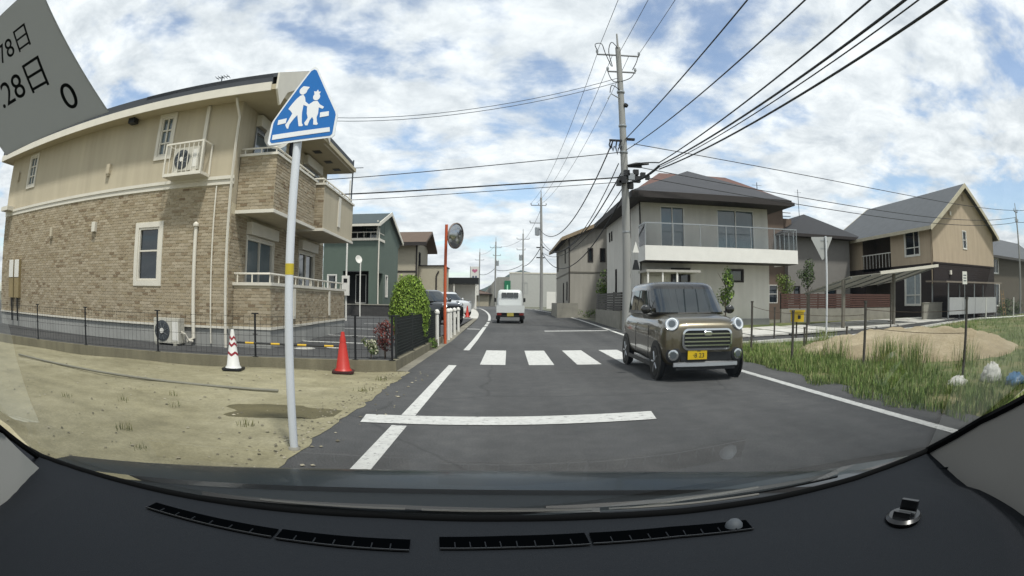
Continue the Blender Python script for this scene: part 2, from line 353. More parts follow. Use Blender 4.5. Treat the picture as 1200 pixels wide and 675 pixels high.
ys = [-300, -60, -20, -10, 0, 10, 18, 26, 34, 42, 50, 60, 80, 120, 300, 900, 2500]
m = MB()
for a, b in zip(ys, ys[1:]): m.poly([(-2500, a, h(a)-.06), (2500, a, h(a)-.06), (2500, b, h(b)-.06), (-2500, b, h(b)-.06)])
tag(m.build('ground', groundm), kind='structure')
yl = [-25, -10]+[y for y in range(0, 121, 3)]
m = MB()
for a, b in zip(yl, yl[1:]):
    la, lb = -1.78+bend(a), -1.78+bend(b); ra, rb = (5.05 if a < 16 else 4.75)+bend(a), (5.05 if b < 16 else 4.75)+bend(b)
    m.poly([(la, a, h(a)), (ra, a, h(a)), (rb, b, h(b)), (lb, b, h(b))])
road = tag(m.build('road', asphalt), kind='structure')
def strip(name, x, w, y0, y1, mt=paint, z=.004, par=road, n=None):
    m = MB(); n = n or max(1, int((y1-y0)/3)); yy = [y0+(y1-y0)*i/n for i in range(n+1)]
    for a, b in zip(yy, yy[1:]): m.poly([(x-w/2+bend(a), a, h(a)+z), (x+w/2+bend(a), a, h(a)+z), (x+w/2+bend(b), b, h(b)+z), (x-w/2+bend(b), b, h(b)+z)])
    return m.build(name, mt, par)
strip('edge_line', -1.08, .155, 1.0, 5.52); strip('edge_line', -1.08, .155, 6.06, 11.2); strip('edge_line', -1.07, .155, 14.8, 26.5); strip('edge_line', -1.06, .15, 27.2, 29); strip('edge_line', -1.06, .15, 29.7, 31.4); strip('edge_line', -1.05, .15, 33, 75)
strip('edge_line', 4.25, .155, -12, 22.8); strip('edge_line', 4.25, .155, 22.8, 80)
MB().poly([(-1.5, 5.56, .008), (1.58, 5.84, .008), (1.63, 6.29, .008), (-1.54, 5.98, .008)]).build('stop_line', paint, road)
MB().poly([(1.45, 23.6, h(23.6)+.004), (4.1, 23.6, h(23.6)+.004), (4.1, 24.0, h(24)+.004), (1.45, 24.0, h(24)+.004)]).build('stop_line', paint, road)
MB().poly([(-1.75, 24.6, h(24.6)+.005), (-1.2, 24.6, h(24.6)+.005), (-1.2, 24.9, h(24.9)+.005), (-1.75, 24.9, h(24.9)+.005)]).build('tick_line', paint, road)
for k in range(5): strip('crosswalk_stripe', -.31+.965*k, .5, 11.45, 14.93, z=.004)
def cl(x): return 10.02+.2076*(x+1.71)          # front of the kerb between sand and car park
m = MB()
gx = [-60, -40, -25]+[-18+.5*i for i in range(33)]
def sand_z(x, y): return -.012+.018*math.sin(x*1.7+y*.9)*math.sin(y*1.3-x*.4)*(0 if x > -2.1 else 1)
gxs = gx+[-1.78]; nyv = 24
ids = []
for x in gxs:
    y1 = max(cl(x)+.05, 3); ids.append([m.P((x, -8+(y1+8)*j/nyv, sand_z(x, -8+(y1+8)*j/nyv)-.002)) for j in range(nyv+1)])
for a, b in zip(ids, ids[1:]):
    for j in range(nyv): m.F((a[j], b[j], b[j+1], a[j+1]))
tag(m.build('sand_lot', sandm, smooth='all'), kind='structure')
m = MB(); rr = random.Random(3)
pp = []
for k in range(30):
    a = 2*math.pi*k/30; f = 1+.18*math.sin(3*a+1)+.12*math.sin(5*a)+rr.uniform(-.06, .06)
    pp.append((-2.5+.75*f*math.cos(a), 5.85+.42*f*math.sin(a)+.12*math.cos(a)))
ids = [[m.P((-2.5+(x+2.5)*q, 5.85+(y-5.85)*q, sand_z(-2.5+(x+2.5)*q, 5.85+(y-5.85)*q)+.003-.006*(q > .99))) for x, y in pp] for q in (.02, .25, .5, .75, .92, 1.)]
for a, b in zip(ids, ids[1:]):
    for k in range(30): m.F((a[k], a[(k+1) % 30], b[(k+1) % 30], b[k]))
tag(m.build('damp_patch', dampm, smooth='all'), kind='structure')
# ragged dirt spilling over the road edge
m = MB(); e = []
for i in range(60): y = 1+i*.15; e.append((-1.72+.02*math.sin(y*2.1)+.015*math.sin(y*7.3)+rr.uniform(-.03, .03), y, .005))
m.poly([(-1.85, 1, .005)]+e+[(-1.85, 9.9, .005)]); tag(m.build('dirt_edge', sandm), kind='structure')
m = MB(); pr = random.Random(9)
for k in range(900):
    y = pr.uniform(2, 9.9); x = (-1.72-abs(pr.gauss(0, .25))) if k < 560 else pr.uniform(-9, -1.9); s_ = pr.uniform(.006, .022)*(1.3 if k > 560 else 1); 
    if k > 860: x = pr.uniform(-1.7, -1.3)
    z = sand_z(x, y) if x < -1.8 else .004; c0 = lin(pr.choice(['#8f8873', '#767060', '#a39c88', '#625d4f']))[:3]; m.col = c0
    p = [m.P((x+s_*a*pr.uniform(.7, 1.3), y+s_*b*pr.uniform(.7, 1.3), z+s_*c*pr.uniform(.5, 1))) for a, b, c in ((1, 0, .3), (0, 1, .3), (-1, 0, .3), (0, -1, .3), (0, 0, .9))]
    for a, b in ((0, 1), (1, 2), (2, 3), (3, 0)): m.F((p[a], p[b], p[4]))
m.col = None; tag(m.build('pebbles', brickm, fixn=False), 'small pebbles scattered along the sandy edge of the road', 'pebbles', kind='stuff')
# car park behind the kerb, forecourt beyond, gutter
m = MB()
m.poly([(-60, cl(-60)+.1, .13), (-2.15, cl(-2.15)+.1, .13), (-2.15, 18, .13), (-60, 18, .13)]); m.poly([(-60, 18, .13), (-2.15, 18, .13), (-2.15, 36, .22), (-60, 36, .22)])
tag(m.build('car_park', asphalt_lot), kind='structure')
cp = bpy.data.objects['car_park']
for (x0, y0, x1, y1) in ((-5.6, 14.2, -3.6, 14.4), (-6.2, 17.1, -2.6, 17.25), (-6.4, 21., -2.6, 21.15), (-6.6, 25.5, -2.8, 25.65)):
    MB().poly([(x0, y0, .137+max(0, h(y0))*.45), (x1, y0, .137+max(0, h(y0))*.45), (x1, y1, .137+max(0, h(y1))*.45), (x0, y1, .137+max(0, h(y1))*.45)]).build('bay_line', paint, cp)
for (x, y, r_) in ((-4.6, 12.2, .26), (-4.0, 12.75, .22), (-5.3, 12.9, .2)):
    MB().lathe([(r_, 0), (r_, .006)], (x, y, .133), n=20).build('manhole_cover', concpad, cp)
m = MB(); m.poly([(-2.15, 10, -.003), (-1.78, 10, -.003), (-1.78, 18, -.003), (-2.15, 18, -.003)]); m.poly([(-2.15, 18, -.003), (-1.78, 18, -.003), (-1.78+bend(36), 36, h(36)-.003), (-2.15, 36, h(36)-.003)])
tag(m.build('gutter', gutter), kind='structure')
m = MB()
for a, b in zip(range(36, 90, 3), range(39, 93, 3)): m.poly([(-30, a, h(a)-.004), (-1.8+bend(a), a, h(a)-.004), (-1.8+bend(b), b, h(b)-.004), (-30, b, h(b)-.004)])
tag(m.build('forecourt', concpad), kind='structure')
# right-hand field and the side lane
def field_z(x, y):
    t = min(1, max(0, (x-9)/16)); return -.02+.28*t*t*(3-2*t)+.025*math.sin(x*1.9)*math.sin(y*1.4+x*.7)
def curb_y(x): return 16.2+.19*(x-7.3)
m = MB(); ids = []
for i in range(57):
    x = 4.9+i*.6; y1 = curb_y(x); ids.append([m.P((x, -12+(y1+12)*j/36, field_z(x, -12+(y1+12)*j/36)+(0 if i else -.03))) for j in range(37)])
for a, b in zip(ids, ids[1:]):
    for j in range(36): m.F((a[j], b[j], b[j+1], a[j+1]))
tag(m.build('field', fieldm, smooth='all'), kind='structure')
m = MB(); ids = []
for i in range(33):
    x = 4.6+i*1.2; ids.append([m.P((x, curb_y(x)+.02, field_z(x, 17)*.9+.005)), m.P((x, curb_y(x)+4., field_z(x, 17)*.9+.02))])
for a, b in zip(ids, ids[1:]): m.F((a[0], b[0], b[1], a[1]))
tag(m.build('side_lane', asphalt_lot), kind='structure')
m = MB()
xs = [6.2+i*1.2 for i in range(18)]
for a, b in zip(xs, xs[1:]):
    za, zb = field_z(a, 17)*.9+.01, field_z(b, 17)*.9+.01
    m.prism([(a, curb_y(a)-.16, za-.05), (b-.02, curb_y(b)-.16, zb-.05), (b-.02, curb_y(b)+.02, zb-.05), (a, curb_y(a)+.02, za-.05)], (0, 0, .13))
tag(m.build('lane_kerb', concpad), kind='structure')
# pale concrete driveway strips with grass joints
m = MB(); m.poly([(6.2, 20.2, .03), (26, 22.4, .24), (26, 27, .3), (6.2, 24.5, .2)]); dw = tag(m.build('driveway', fieldm), kind='structure')
for i in range(10):
    x0 = 6.9+i*1.85; y0 = curb_y(x0)+2.3; y1 = 24.3 if x0 < 12.3 else 25.7; z0 = .06+.0115*(x0-6.2); z1 = z0+.05
    for (ya, yb, za, zb) in ((y0, (y0+y1)/2-.08, z0, (z0+z1)/2), ((y0+y1)/2+.08, y1, (z0+z1)/2, z1)):
        MB().prism([(x0, ya, za), (x0+1.66, ya+.3, za+.018), (x0+1.66, yb, zb+.018), (x0, yb, zb)], (0, 0, -.06)).build('slab', concpad, dw)


# ------------------------------------------------------------------ left: brick and stucco apartment house
PAL = ['#9a8d77', '#9f937d', '#968973', '#a39782', '#9d917c', '#897a64', '#91836c', '#a79b86', '#958870', '#7c6c57']
def bricks(m, u0, u1, v0, v1, holes=(), L=.2, Hh=.073, j=.013, out=.012, seed=1):
    r = random.Random(seed); row = 0; v = v0
    while v+Hh*.6 < v1:
        va, vb = v+j/2, min(v+Hh-j/2, v1-.003); u = u0-(L/2 if row % 2 else 0)
        while u < u1:
            ua, ub = max(u+j/2, u0+.002), min(u+L-j/2, u1-.002)
            if ub-ua > .03:
                segs = [(ua, ub)]
                for h_ in holes:
                    if vb > h_[2] and va < h_[3]:
                        ns = []
                        for a, b in segs:
                            if b <= h_[0] or a >= h_[1]: ns.append((a, b)); continue
                            if a < h_[0]: ns.append((a, h_[0]-.003))
                            if b > h_[1]: ns.append((h_[1]+.003, b))
                        segs = ns
                c = lin(r.choices(PAL, [5, 5, 5, 4, 5, 2.2, 3, 3, 4, 1.3])[0])[:3]; k = r.uniform(.94, 1.06); m.col = tuple(x*k for x in c); o = out+r.uniform(-.004, .004)
                for a, b in segs:
                    if b-a < .02: continue
                    i = [m.P(p) for p in ((a, .001, va), (b, .001, va), (b, .001, vb), (a, .001, vb), (a, o, va), (b, o, va), (b, o, vb), (a, o, vb))]
                    for q in ((4, 5, 6, 7), (0, 1, 5, 4), (1, 2, 6, 5), (2, 3, 7, 6), (3, 0, 4, 7)): m.F([i[x] for x in q])
            u += L
        v += Hh; row += 1
    m.col = None; return m
ap = thing('apartment_house', 'two-storey apartment house of tan brick and beige stucco with balconies beside the sand lot', 'building', (-6.3, 11.45, 0), math.atan2(.0473, .9989))
LW = face(-11.4, 0, 0, 0)            # long wall facing the camera, u = a + 11.4
A0 = 11.4
w1 = (A0-2.92, A0-2.17, 1.62, 2.92); w2 = (A0-2.57, A0-2.15, 4.72, 5.76); w3 = (A0-9.68, A0-9.16, 4.72, 5.7)
wall(LW, 0, A0, .1, .55).build('plinth', plinthm, ap)
wall(LW, 0, A0, .55, 3.86, [w1]).build('wall', mortar, ap)
wall(LW, 0, A0, 4.0, 6.1, [w2, w3]).build('wall', stucco, ap)
tag(bricks(MB(LW), 0, A0, .6, 3.82, [(w1[0]-.14, w1[1]+.14, w1[2]-.14, w1[3]+.14)], seed=1).build('brick_facing', brickm, ap, fixn=False), kind='stuff')
MB(LW).box(-.02, A0+.03, .002, .05, .55, .6).build('drip_rail', white_trim, ap)
m = MB(LW); m.box(-.02, A0+.02, .002, .04, 3.83, 4.0); m.box(-.02, A0+.03, .04, .07, 3.95, 4.03); m.build('band_course', white_trim, ap)
window(ap, LW, *w1, white_trim, darkglass, (), (.56,), trim=.13, bw=.05)
window(ap, LW, *w2, white_trim, greyglass, (.5,), (.33, .66), trim=.1, bw=.05)
window(ap, LW, *w3, white_trim, greyglass, (.5,), (.33, .66), trim=.09, bw=.05)
FW = face(0, 0, 0, 90)               # front facing the road, u = b
fh = [(1.05, 2.95, .75, 2.72), (5.3, 7.0, .75, 2.72), (1.05, 2.95, 3.45, 5.45), (5.3, 7.0, 3.45, 5.45)]
wall(FW, 0, 8.2, .1, .55).build('plinth', plinthm, ap)
wall(FW, 0, 8.2, .55, 3.4, fh[:2]).build('wall', mortar, ap)
wall(FW, 0, 8.2, 3.4, 6.1, fh[2:]).build('wall', stucco, ap)
tag(bricks(MB(FW), 0, 8.2, .6, 3.18, [(a-.06, b+.06, c-.06, d+.4) for a, b, c, d in fh[:2]], seed=2).build('brick_facing', brickm, ap, fixn=False), kind='stuff')
for i, q in enumerate(fh):
    w = window(ap, FW, *q, white_trim if i < 2 else alu, (greyglass, darkglass, greyglass, darkglass)[i], (.5,), (), trim=.05, bw=.06)
    MB(FW).box(q[0]-.06, q[1]+.06, .003, .16, q[3]+.06, q[3]+.36).build('shutter_box', white_trim, w)
wall(face(0, 8.2, 0, 180), 0, 11.4, .1, 6.1).build('wall', stucco, ap); wall(face(-11.4, 8.2, 0, 270), 0, 8.2, .1, 6.1).build('wall', stucco, ap)
# balconies over the terrace
def balcony(u0, u1, out, z0, z1, brick_front, seed):
    b = MB(); b.box(0.02, out, u0, u1, z0, z0+.1); b.box(out-.12, out, u0, u1, z0+.1, z1); b.box(.02, out-.12, u0, u0+.12, z0+.1, z1); b.box(.02, out-.12, u1-.12, u1, z0+.1, z1)
    o = b.build('balcony', mortar if brick_front else stucco, ap)
    m = bricks(MB(face(.02, u0, 0, 0)), 0, out-.02, z0+.06, z1-.02, seed=seed)
    if brick_front:
        m2 = bricks(MB(face(out, u0, 0, 90)), 0, u1-u0, z0+.06, z1-.02, seed=seed+9); n = len(m.v); m.v += m2.v; m.f += [tuple(i+n for i in f) for f in m2.f]; m.c += m2.c
    tag(m.build('brick_facing', brickm, o, fixn=False), kind='stuff')
    c = MB(); c.box(0, out+.05, u0-.05, u0+.16, z1, z1+.06); c.box(out-.16, out+.05, u0+.16, u1+.05, z1, z1+.06); c.box(0, out+.04, u0-.03, u0+.03, z0-.03, z0+.05); c.box(out-.03, out+.04, u0+.03, u1+.03, z0-.03, z0+.05); c.build('coping', white_trim, o)
    r = MB(); zr = z1+.2
    r.tube([(0, u0+.05, zr), (out-.06, u0+.05, zr), (out-.06, u1-.05, zr)], .025, 6)
    for x, y in [(.1, u0+.05), (out-.45, u0+.05), (out-.06, u0+.08)]+[(out-.06, u0+.6+k*.7) for k in range(int((u1-u0-.6)/.7)+1)]: r.tube([(x, y, z1+.05), (x, y, zr)], .018, 6)
    r.build('handrail', white_trim, o, smooth=True); return o
balcony(.25, 3.6, 1.0, 3.2, 4.52, True, 21)
b2 = balcony(3.85, 7.7, 1.2, 3.2, 4.5, False, 31)
MB().box(1.203, 1.23, 5.55, 5.85, 3.5, 4.45).build('trim_panel', white_trim, b2)
m = MB()
for p in ((0.02, 1.0, .3, .42, .1, 1.53), (.88, 1.0, .42, 3.66, .1, 1.53), (.82, .94, 3.66, 7.85, .1, 1.53), (.02, .82, 7.73, 7.85, .1, 1.53)): m.box(*p)
te = m.build('terrace_wall', mortar, ap)
m = bricks(MB(face(.02, .3, 0, 0)), 0, .98, .6, 1.5, seed=41); 
for fr_, a, b, sd_ in ((face(1.0, .3, 0, 90), 0, 3.36, 42), (face(.94, 3.66, 0, 90), 0, 4.19, 43)):
    m2 = bricks(MB(fr_), a, b, .6, 1.5, seed=sd_); n = len(m.v); m.v += m2.v; m.f += [tuple(i+n for i in f) for f in m2.f]; m.c += m2.c
tag(m.build('brick_facing', brickm, te, fixn=False), kind='stuff')
m = MB(); m.box(.0, 1.05, .25, .45, 1.53, 1.6); m.box(.84, 1.05, .45, 3.7, 1.53, 1.6); m.box(.78, .99, 3.7, 7.9, 1.53, 1.6); m.box(0, 1.04, .268, .296, .54, .6); m.box(1.003, 1.04, .296, 3.66, .54, .6); m.box(.943, .98, 3.66, 7.87, .54, .6)
for p in ((0, 1.012, .272, .298, .1, .54), (1.003, 1.014, .3, 3.66, .1, .54), (.943, .955, 3.66, 7.85, .1, .54)): pass
m.build('coping', white_trim, te)
m = MB(); m.box(.01, 1.012, .286, .299, .09, .538); m.box(1.001, 1.012, .3, 3.66, .09, .538); m.box(.941, .953, 3.67, 7.85, .09, .538); m.build('plinth', plinthm, te)
m = MB(); zr = 1.8; m.tube([(.0, .35, zr), (.95, .35, zr), (.95, 3.6, zr), (.9, 3.7, zr), (.9, 7.8, zr)], .025, 6)
for x, y in [(.1, .35), (.5, .35), (.95, .4)]+[(.95, 1+.65*k) for k in range(5)]+[(.9, 3.9+.7*k) for k in range(6)]: m.tube([(x, y, 1.58), (x, y, zr)], .018, 6)
m.build('handrail', white_trim, te, smooth=True)
for y in (1.9, 5.6): MB().box(1.02 if y < 3 else .96, 1.05 if y < 3 else .99, y, y+.16, .75, 1.5).build('trim_panel', white_trim, te)
# roof: long eave towards the camera, small gable to the road, then an eave over the balconies
X0, X1, Y0, Y1, Z = -11.95, .95, -.55, 8.35, 6.0
m = MB(); zt = Z+.27
rA, rB = (-8, 3.9, zt+1.3), (-2.6, 3.9, zt+1.3)
A_, B_, C_, D_ = (X0, Y0, zt), (X1, Y0, zt), (X1, Y1, zt), (X0, Y1, zt)
for q in ((A_, B_, rB, rA), (B_, C_, rB), (C_, D_, rA, rB), (D_, A_, rA)): m.poly(q)
m.box(X0, X1, Y0, Y1, Z+.01, zt-.003)
rf = m.build('roof', roof_dark, ap, fixn=False)
m = MB(); slab(m, [(-3, Y0, zt+.01), (1.12, Y0, zt+.01), (1.12, 1.85, zt+1.02), (-3, 1.85, zt+1.02)], .1); slab(m, [(-3, 1.85, zt+1.02), (1.12, 1.85, zt+1.02), (1.12, 4.25, zt+.01), (-3, 4.25, zt+.01)], .1); m.build('gable', roof_dark, rf)
m = MB(); m.box(X0-.03, X1, Y0-.04, Y0-.003, Z-.16, Z+.05); m.box(X1, X1+.04, 4.2, Y1+.04, Z-.16, Z+.05); m.box(X0-.03, X1, Y1+.003, Y1+.04, Z-.16, Z+.05); m.box(X0-.06, X0-.003, Y0, Y1, Z-.16, Z+.05)
m.prism([(1.13, Y0-.05, Z+.26), (1.13, 1.85, Z+1.28), (1.13, 1.85, Z+.86), (1.13, .1, Z+.0), (1.13, -.3, Z-.45), (1.13, Y0-.05, Z-.15)], (-.05, 0, 0)); m.prism([(1.13, 1.85, Z+1.28), (1.13, 4.3, Z+.24), (1.13, 4.3, Z-.14), (1.13, 1.85, Z+.86)], (-.05, 0, 0))
m.build('fascia', white_trim, rf)
m = MB(); m.box(X0, 1.08, Y0, Y1, Z-.13, Z+.0); m.poly([(1.06, Y0, Z), (1.06, 4.2, Z), (1.06, 1.85, Z+.98)]); m.build('soffit', soffitm, rf)
for y in (5.0, 6.4, 7.6): MB().box(.35, .6, y, y+.35, Z-.145, Z-.133).build('soffit_vent', blackp, rf)
m = MB(LW); m.tube([(A0-.05, .35, 5.85), (A0-.03, .3, 5.7), (A0-.02, .08, 5.45), (A0-.02, .08, .12)], .035, 8); m.build('downpipe', white_trim, ap, smooth=True)
m = MB(LW); m.tube([(A0-.95, .07, 2.85), (A0-.95, .07, .3), (A0-1.1, .15, .22)], .05, 8); m.lathe([(.02, -.07), (.08, -.02), (.08, .03), (.02, .08)], (A0-.95, .08, 2.9), n=12); m.build('drain_pipe', white_trim, ap, smooth=True)
MB(LW).tube([(A0-.45, .05, 3.8), (A0-.45, .05, .2)], .02, 6).build('conduit', white_trim, ap, smooth=True)
MB(LW).box(A0-1.05, A0-.95, .002, .07, 4.75, 5.85).build('duct_cover', white_trim, ap)
for u, z in ((A0-4.5, 4.42), (A0-7.3, 2.86), (A0-10.6, 5.0)):
    m = MB(LW); m.prism([(u-.07, .002, z), (u+.07, .002, z), (u+.07, .002, z+.3), (u-.07, .002, z+.3)], (0, 0, 0)) if 0 else m.box(u-.07, u+.07, .002, .12, z+.05, z+.32); m.box(u-.06, u+.06, .015, .1, z, z+.05); m.build('vent_hood', stucco, ap)
MB(LW).lathe([(.09, 0), (.09, .05), (.07, .12), (.02, .16)], (A0-4.85, .03, 3.02), (0, 1, 0), 12).build('vent_cap', white_trim, ap, smooth=True) if 0 else MB(LW).box(A0-4.93, A0-4.77, .015, .14, 2.92, 3.18).build('vent_cap', white_trim, ap)
MB(LW).box(A0-3.75, A0-3.5, .1, .35, 5.72, 5.86).build('eave_lamp', blackp, ap)
MB(LW).box(.1, .75, .01, .5, 3.98, 4.12).build('door_canopy', white_trim, ap)
for u in (A0-10.42, A0-9.92):
    o = MB(LW).box(u, u+.4, .015, .17, 1.05, 2.3).build('meter_box', mat('meter_tan', '#8c7c58', .6), ap); MB(LW).box(u+.01, u+.39, .172, .185, 1.72, 2.29).build('meter_cover', white_pvc, o); MB(LW).tube([(u+.2, .1, 1.05), (u+.2, .1, .3)], .04, 6).build('pipe', blackp, o)
m = MB(); m.tube([(-1.7, 1.6, 6.5), (-1.7, 1.6, 7.4)], .02, 6); m.tube([(-1.9, 1.6, 7.36), (-1.45, 1.6, 7.36)], .012, 5)
for k in range(5): m.tube([(-1.88+k*.1, 1.45, 7.36), (-1.88+k*.1, 1.75, 7.36)], .008, 4)
m.build('aerial', wirem, ap)
m = MB(); m.tube([(.9, 8.6, 3.9), (.9, 8.6, 6.4)], .03, 6); m.tube([(.7, 8.6, 6.1), (1.3, 8.6, 6.1)], .015, 5); m.build('aerial', wirem, ap)
for nm, x, y, z, lb in (('satellite_dish', .75, .7, 5.1, 'pale satellite dish on the upper brick balcony behind the school sign'),):
    t = thing(nm, lb, 'dish', (ap.matrix_world @ Vector((x, y, z))) if 0 else (-6.3+x, 11.45+y, z)); MB().lathe([(.02, .06), (.2, .02), (.33, -.05), (.34, -.05), (.2, .03), (.03, .075)], (0, 0, 0), (.3, -.9, .25), 20).build('reflector', white_pvc, t, smooth=True); MB().tube([(0, .1, 0), (0, .1, -.4)], .02, 6).build('bracket', alu, t)
# laundry on the upper balcony
for i, (x, y, c, lb) in enumerate(((.72, 1.1, '#b9c4cc', 'pale towel drying on the upper balcony rail'), (.8, 1.75, '#14161b', 'black cloth drying on the upper balcony rail'))):
    m = MB(); n = 9
    for k in range(n): 
        pass
    rows = [[(x-6.3+.05*math.sin(q*2.2+j), 11.45+y-.25+.06*q, 5.35-.14*j) for q in range(n)] for j in range(5)]
    mm = MB(); mm.loft(rows, close=False); o = mm.build('hanging_cloth', mat('cloth%d' % i, c, .9, var=.1), None, smooth='all'); o.modifiers.new('t', 'SOLIDIFY').thickness = .01; tag(o, lb, 'cloth')

# air conditioners
def ac_unit(name, lb, loc, rz, cage=False):
    t = thing(name, lb, 'air conditioner', loc, rz)
    MB().box(-.4, .4, -.15, .15, .05, .62).build('casing', mat('ac_white', '#b9b6aa', .5, var=.05), t)
    g = MB(); g.lathe([(.24, 0), (.24, .012), (.2, .02)], (-.12, -.151, .33), (0, -1, 0), 24); g = g.build('fan_guard', mat('ac_grille', '#3b4044', .6), t)
    MB().lathe([(.06, 0), (.06, .02)], (-.12, -.172, .33), (0, -1, 0), 12).build('hub', white_pvc, g)
    m = MB()
    for k in range(8): a = k*math.pi/4; m.tube([(-.12+.05*math.cos(a), -.177, .33+.05*math.sin(a)), (-.12+.21*math.cos(a+.3), -.175, .33+.21*math.sin(a+.3))], .006, 4)
    m.build('spoke', alu, g)
    m = MB(); m.box(.2, .38, -.156, -.151, .12, .55); m.build('panel', white_pvc, t)
    for x in (-.34, .24): MB().box(x, x+.1, -.18, .18, 0, .048).build('foot', concrete if not cage else white_trim, t)
    if cage:
        m = MB()
        for x in (-.58, .58):
            for y in (-.3, .2): m.box(x-.02, x+.02, y-.02, y+.02, -.06, .72)
        for z in (-.04, .7):
            m.box(-.58, .58, -.312, -.288, z-.02, z+.02); m.box(-.59, -.57, -.3, .2, z-.018, z+.018); m.box(.57, .59, -.3, .2, z-.018, z+.018)
        m.box(-.6, .6, -.32, .2, -.1, -.062)
        m.build('cage', white_trim, t)
        for k in range(1, 8):
            x = -.58+1.16*k/8; MB().box(x-.01, x+.01, -.306, -.294, -.02, .68).build('bar', white_trim, t)
    else:
        m = MB(); m.tube([(.38, 0, .3), (.5, 0, .28), (.55, .1, .12), (.62, .2, .1)], .03, 6); m.build('hose', white_trim, t, smooth=True)
    return t
rz_ap = math.atan2(.0473, .9989)
def apw(a, b, z): return (-6.3+a*.9989-b*.0473, 11.45+a*.0473+b*.9989, z)
ac_unit('air_conditioner', 'grey-white outdoor air conditioner standing on the ground against the brick wall', apw(-1.55, -.35, .13), rz_ap)
ac_unit('air_conditioner', 'outdoor air conditioner in a white cage hung high on the beige wall', apw(-1.3, -.24, 4.12), rz_ap, True)

# ------------------------------------------------------------------ kerb, fences, cones on the left
m = MB(); xs = [-40, -25, -18]+[-14+1.0*i for i in range(12)]+[-2.0]
for a, b in zip(xs, xs[1:]): m.prism([(a, cl(a), -.05), (b, cl(b), -.05), (b, cl(b)+.13, -.05), (a, cl(a)+.13, -.05)], (0, 0, .23))
m.prism([(-2.12, cl(-2.1), -.05), (-1.98, cl(-2.0), -.05), (-1.98, 17.6, -.05), (-2.12, 17.6, -.05)], (0, 0, .23))
tag(m.build('kerb_wall', concrete_old), kind='structure')
def wire_fence(name, lb, pts, ht, fm, panel_dx=.11, dense=False):
    t = thing(name, lb, 'fence', (0, 0, 0))
    for p in pts:
        m = MB(); x, y, z = p; m.tube([(x, y, z-.05), (x, y, z+ht)], .021, 8); m.box(x-.07, x+.07, y-.015, y+.015, z+ht-.01, z+ht+.012); m.box(x-.05, x+.05, y-.012, y+.012, z+ht*.52, z+ht*.52+.016); m.box(x-.05, x+.05, y-.03, y+.03, z, z+.02); m.build('post', fm, t)
    for a, b in zip(pts, pts[1:]):
        m = MB(); A, B = Vector(a), Vector(b); L = (B-A).length; n = int(L/panel_dx)
        for k in range(1, n):
            p = A.lerp(B, k/n); m.tube([p+Vector((0, 0, .04)), p+Vector((0, 0, ht-.03))], .0028 if not dense else .006, 3, cap=False)
        for z in ([.05, .2, .4, .6, ht-.05] if not dense else [.05+.06*q for q in range(int((ht-.05)/.06))]):
            m.tube([A+Vector((0, 0, z)), B+Vector((0, 0, z))], .004 if not dense else .007, 4, cap=False)
        tag(m.build('mesh_panel', fm, t), kind='stuff')
    return t
fp = [(x, cl(x)+.075, .17) for x in (-16.2, -13.3, -10.75, -8.85, -6.75, -4.6, -2.72, -2.06)]
wire_fence('wire_fence', 'thin black wire mesh fence on the concrete kerb in front of the apartment house', fp, .8, black_metal)
wire_fence('mesh_fence', 'dense dark green mesh fence running beside the round green shrub', [(-2.05, 10.35, .17), (-2.05, 12.2, .17), (-2.05, 14, .17), (-2.05, 15.8, .17), (-2.05, 17.3, .17)], .8, mat('green_black_mesh', '#161c19', .6), .05, True)
def cone_body(m, r0, r1, z0, z1, n=20): m.lathe([(r0, z0), (r1, z1)], n=n); return m
def cone(lb, loc, body, hgt=.7):
    t = thing('traffic_cone', lb, 'traffic cone', loc, .2)
    m = MB(); pr = [(-.19, -.15), (-.15, -.19), (.15, -.19), (.19, -.15), (.19, .15), (.15, .19), (-.15, .19), (-.19, .15)]
    m.prism([(x, y, 0) for x, y in pr], (0, 0, .035)); m.build('base', blackp if body != 'red' else mat('cone_base_dark', '#3a1412', .6), t)
    rc = mat('cone_red', '#b02a1e', .45, var=.1, scale=6); wc = mat('cone_white', '#d5d4d0', .45, var=.06)
    def rad(z): return .135-.105*(z/hgt)
    MB().lathe([(rad(.036)+.03, .036), (rad(.06), .075), (rad(hgt*.93), hgt*.93), (rad(hgt)*.9, hgt), (.0, hgt)], n=24).build('body', rc if body == 'red' else wc, t, smooth=True)
    if body == 'white':
        for z0 in (.26, .42, .53):
            m = MB(); n = 24; ring = []
            for k in range(n+1):
                a = 2*math.pi*k/n; zc = z0+.045*abs(((k+3) % 6)/3-1)
                ring.append([((rad(q)+.004)*math.cos(a), (rad(q)+.004)*math.sin(a), q) for q in (zc-.022, zc+.022)])
            m.loft(ring, close=False); m.build('chevron_band', mat('band_red', '#8d1f2b', .5), t)
    else:
        MB().lathe([(rad(.52)+.003, .52), (rad(.6)+.003, .6)], n=24).build('sleeve', rc, t, smooth=True)
    return t
cone('white traffic cone with dark red chevron bands on the sand by the kerb', (-4.78, 8.88, 0.0), 'white')
cone('plain red traffic cone on the sand by the kerb corner', (-2.83, 9.45, 0.0), 'red')
cone('small far red traffic cone at the shop forecourt beside the road', (-2.6, 37, h(37)), 'red', .75)
t = thing('cone_bar', 'yellow and black striped bar linking the white and the red cone', 'barrier bar', (0, 0, 0))
A, B = Vector((-4.75, 9.0, .47)), Vector((-2.85, 9.5, .44))
for k in range(12):
    p, q = A.lerp(B, k/12), A.lerp(B, (k+1)/12); MB().tube([p, q], .018, 8).build('stripe', mat('bar_yellow', '#c9a21c', .5) if k % 3 == 1 else blackp, t, smooth=True)
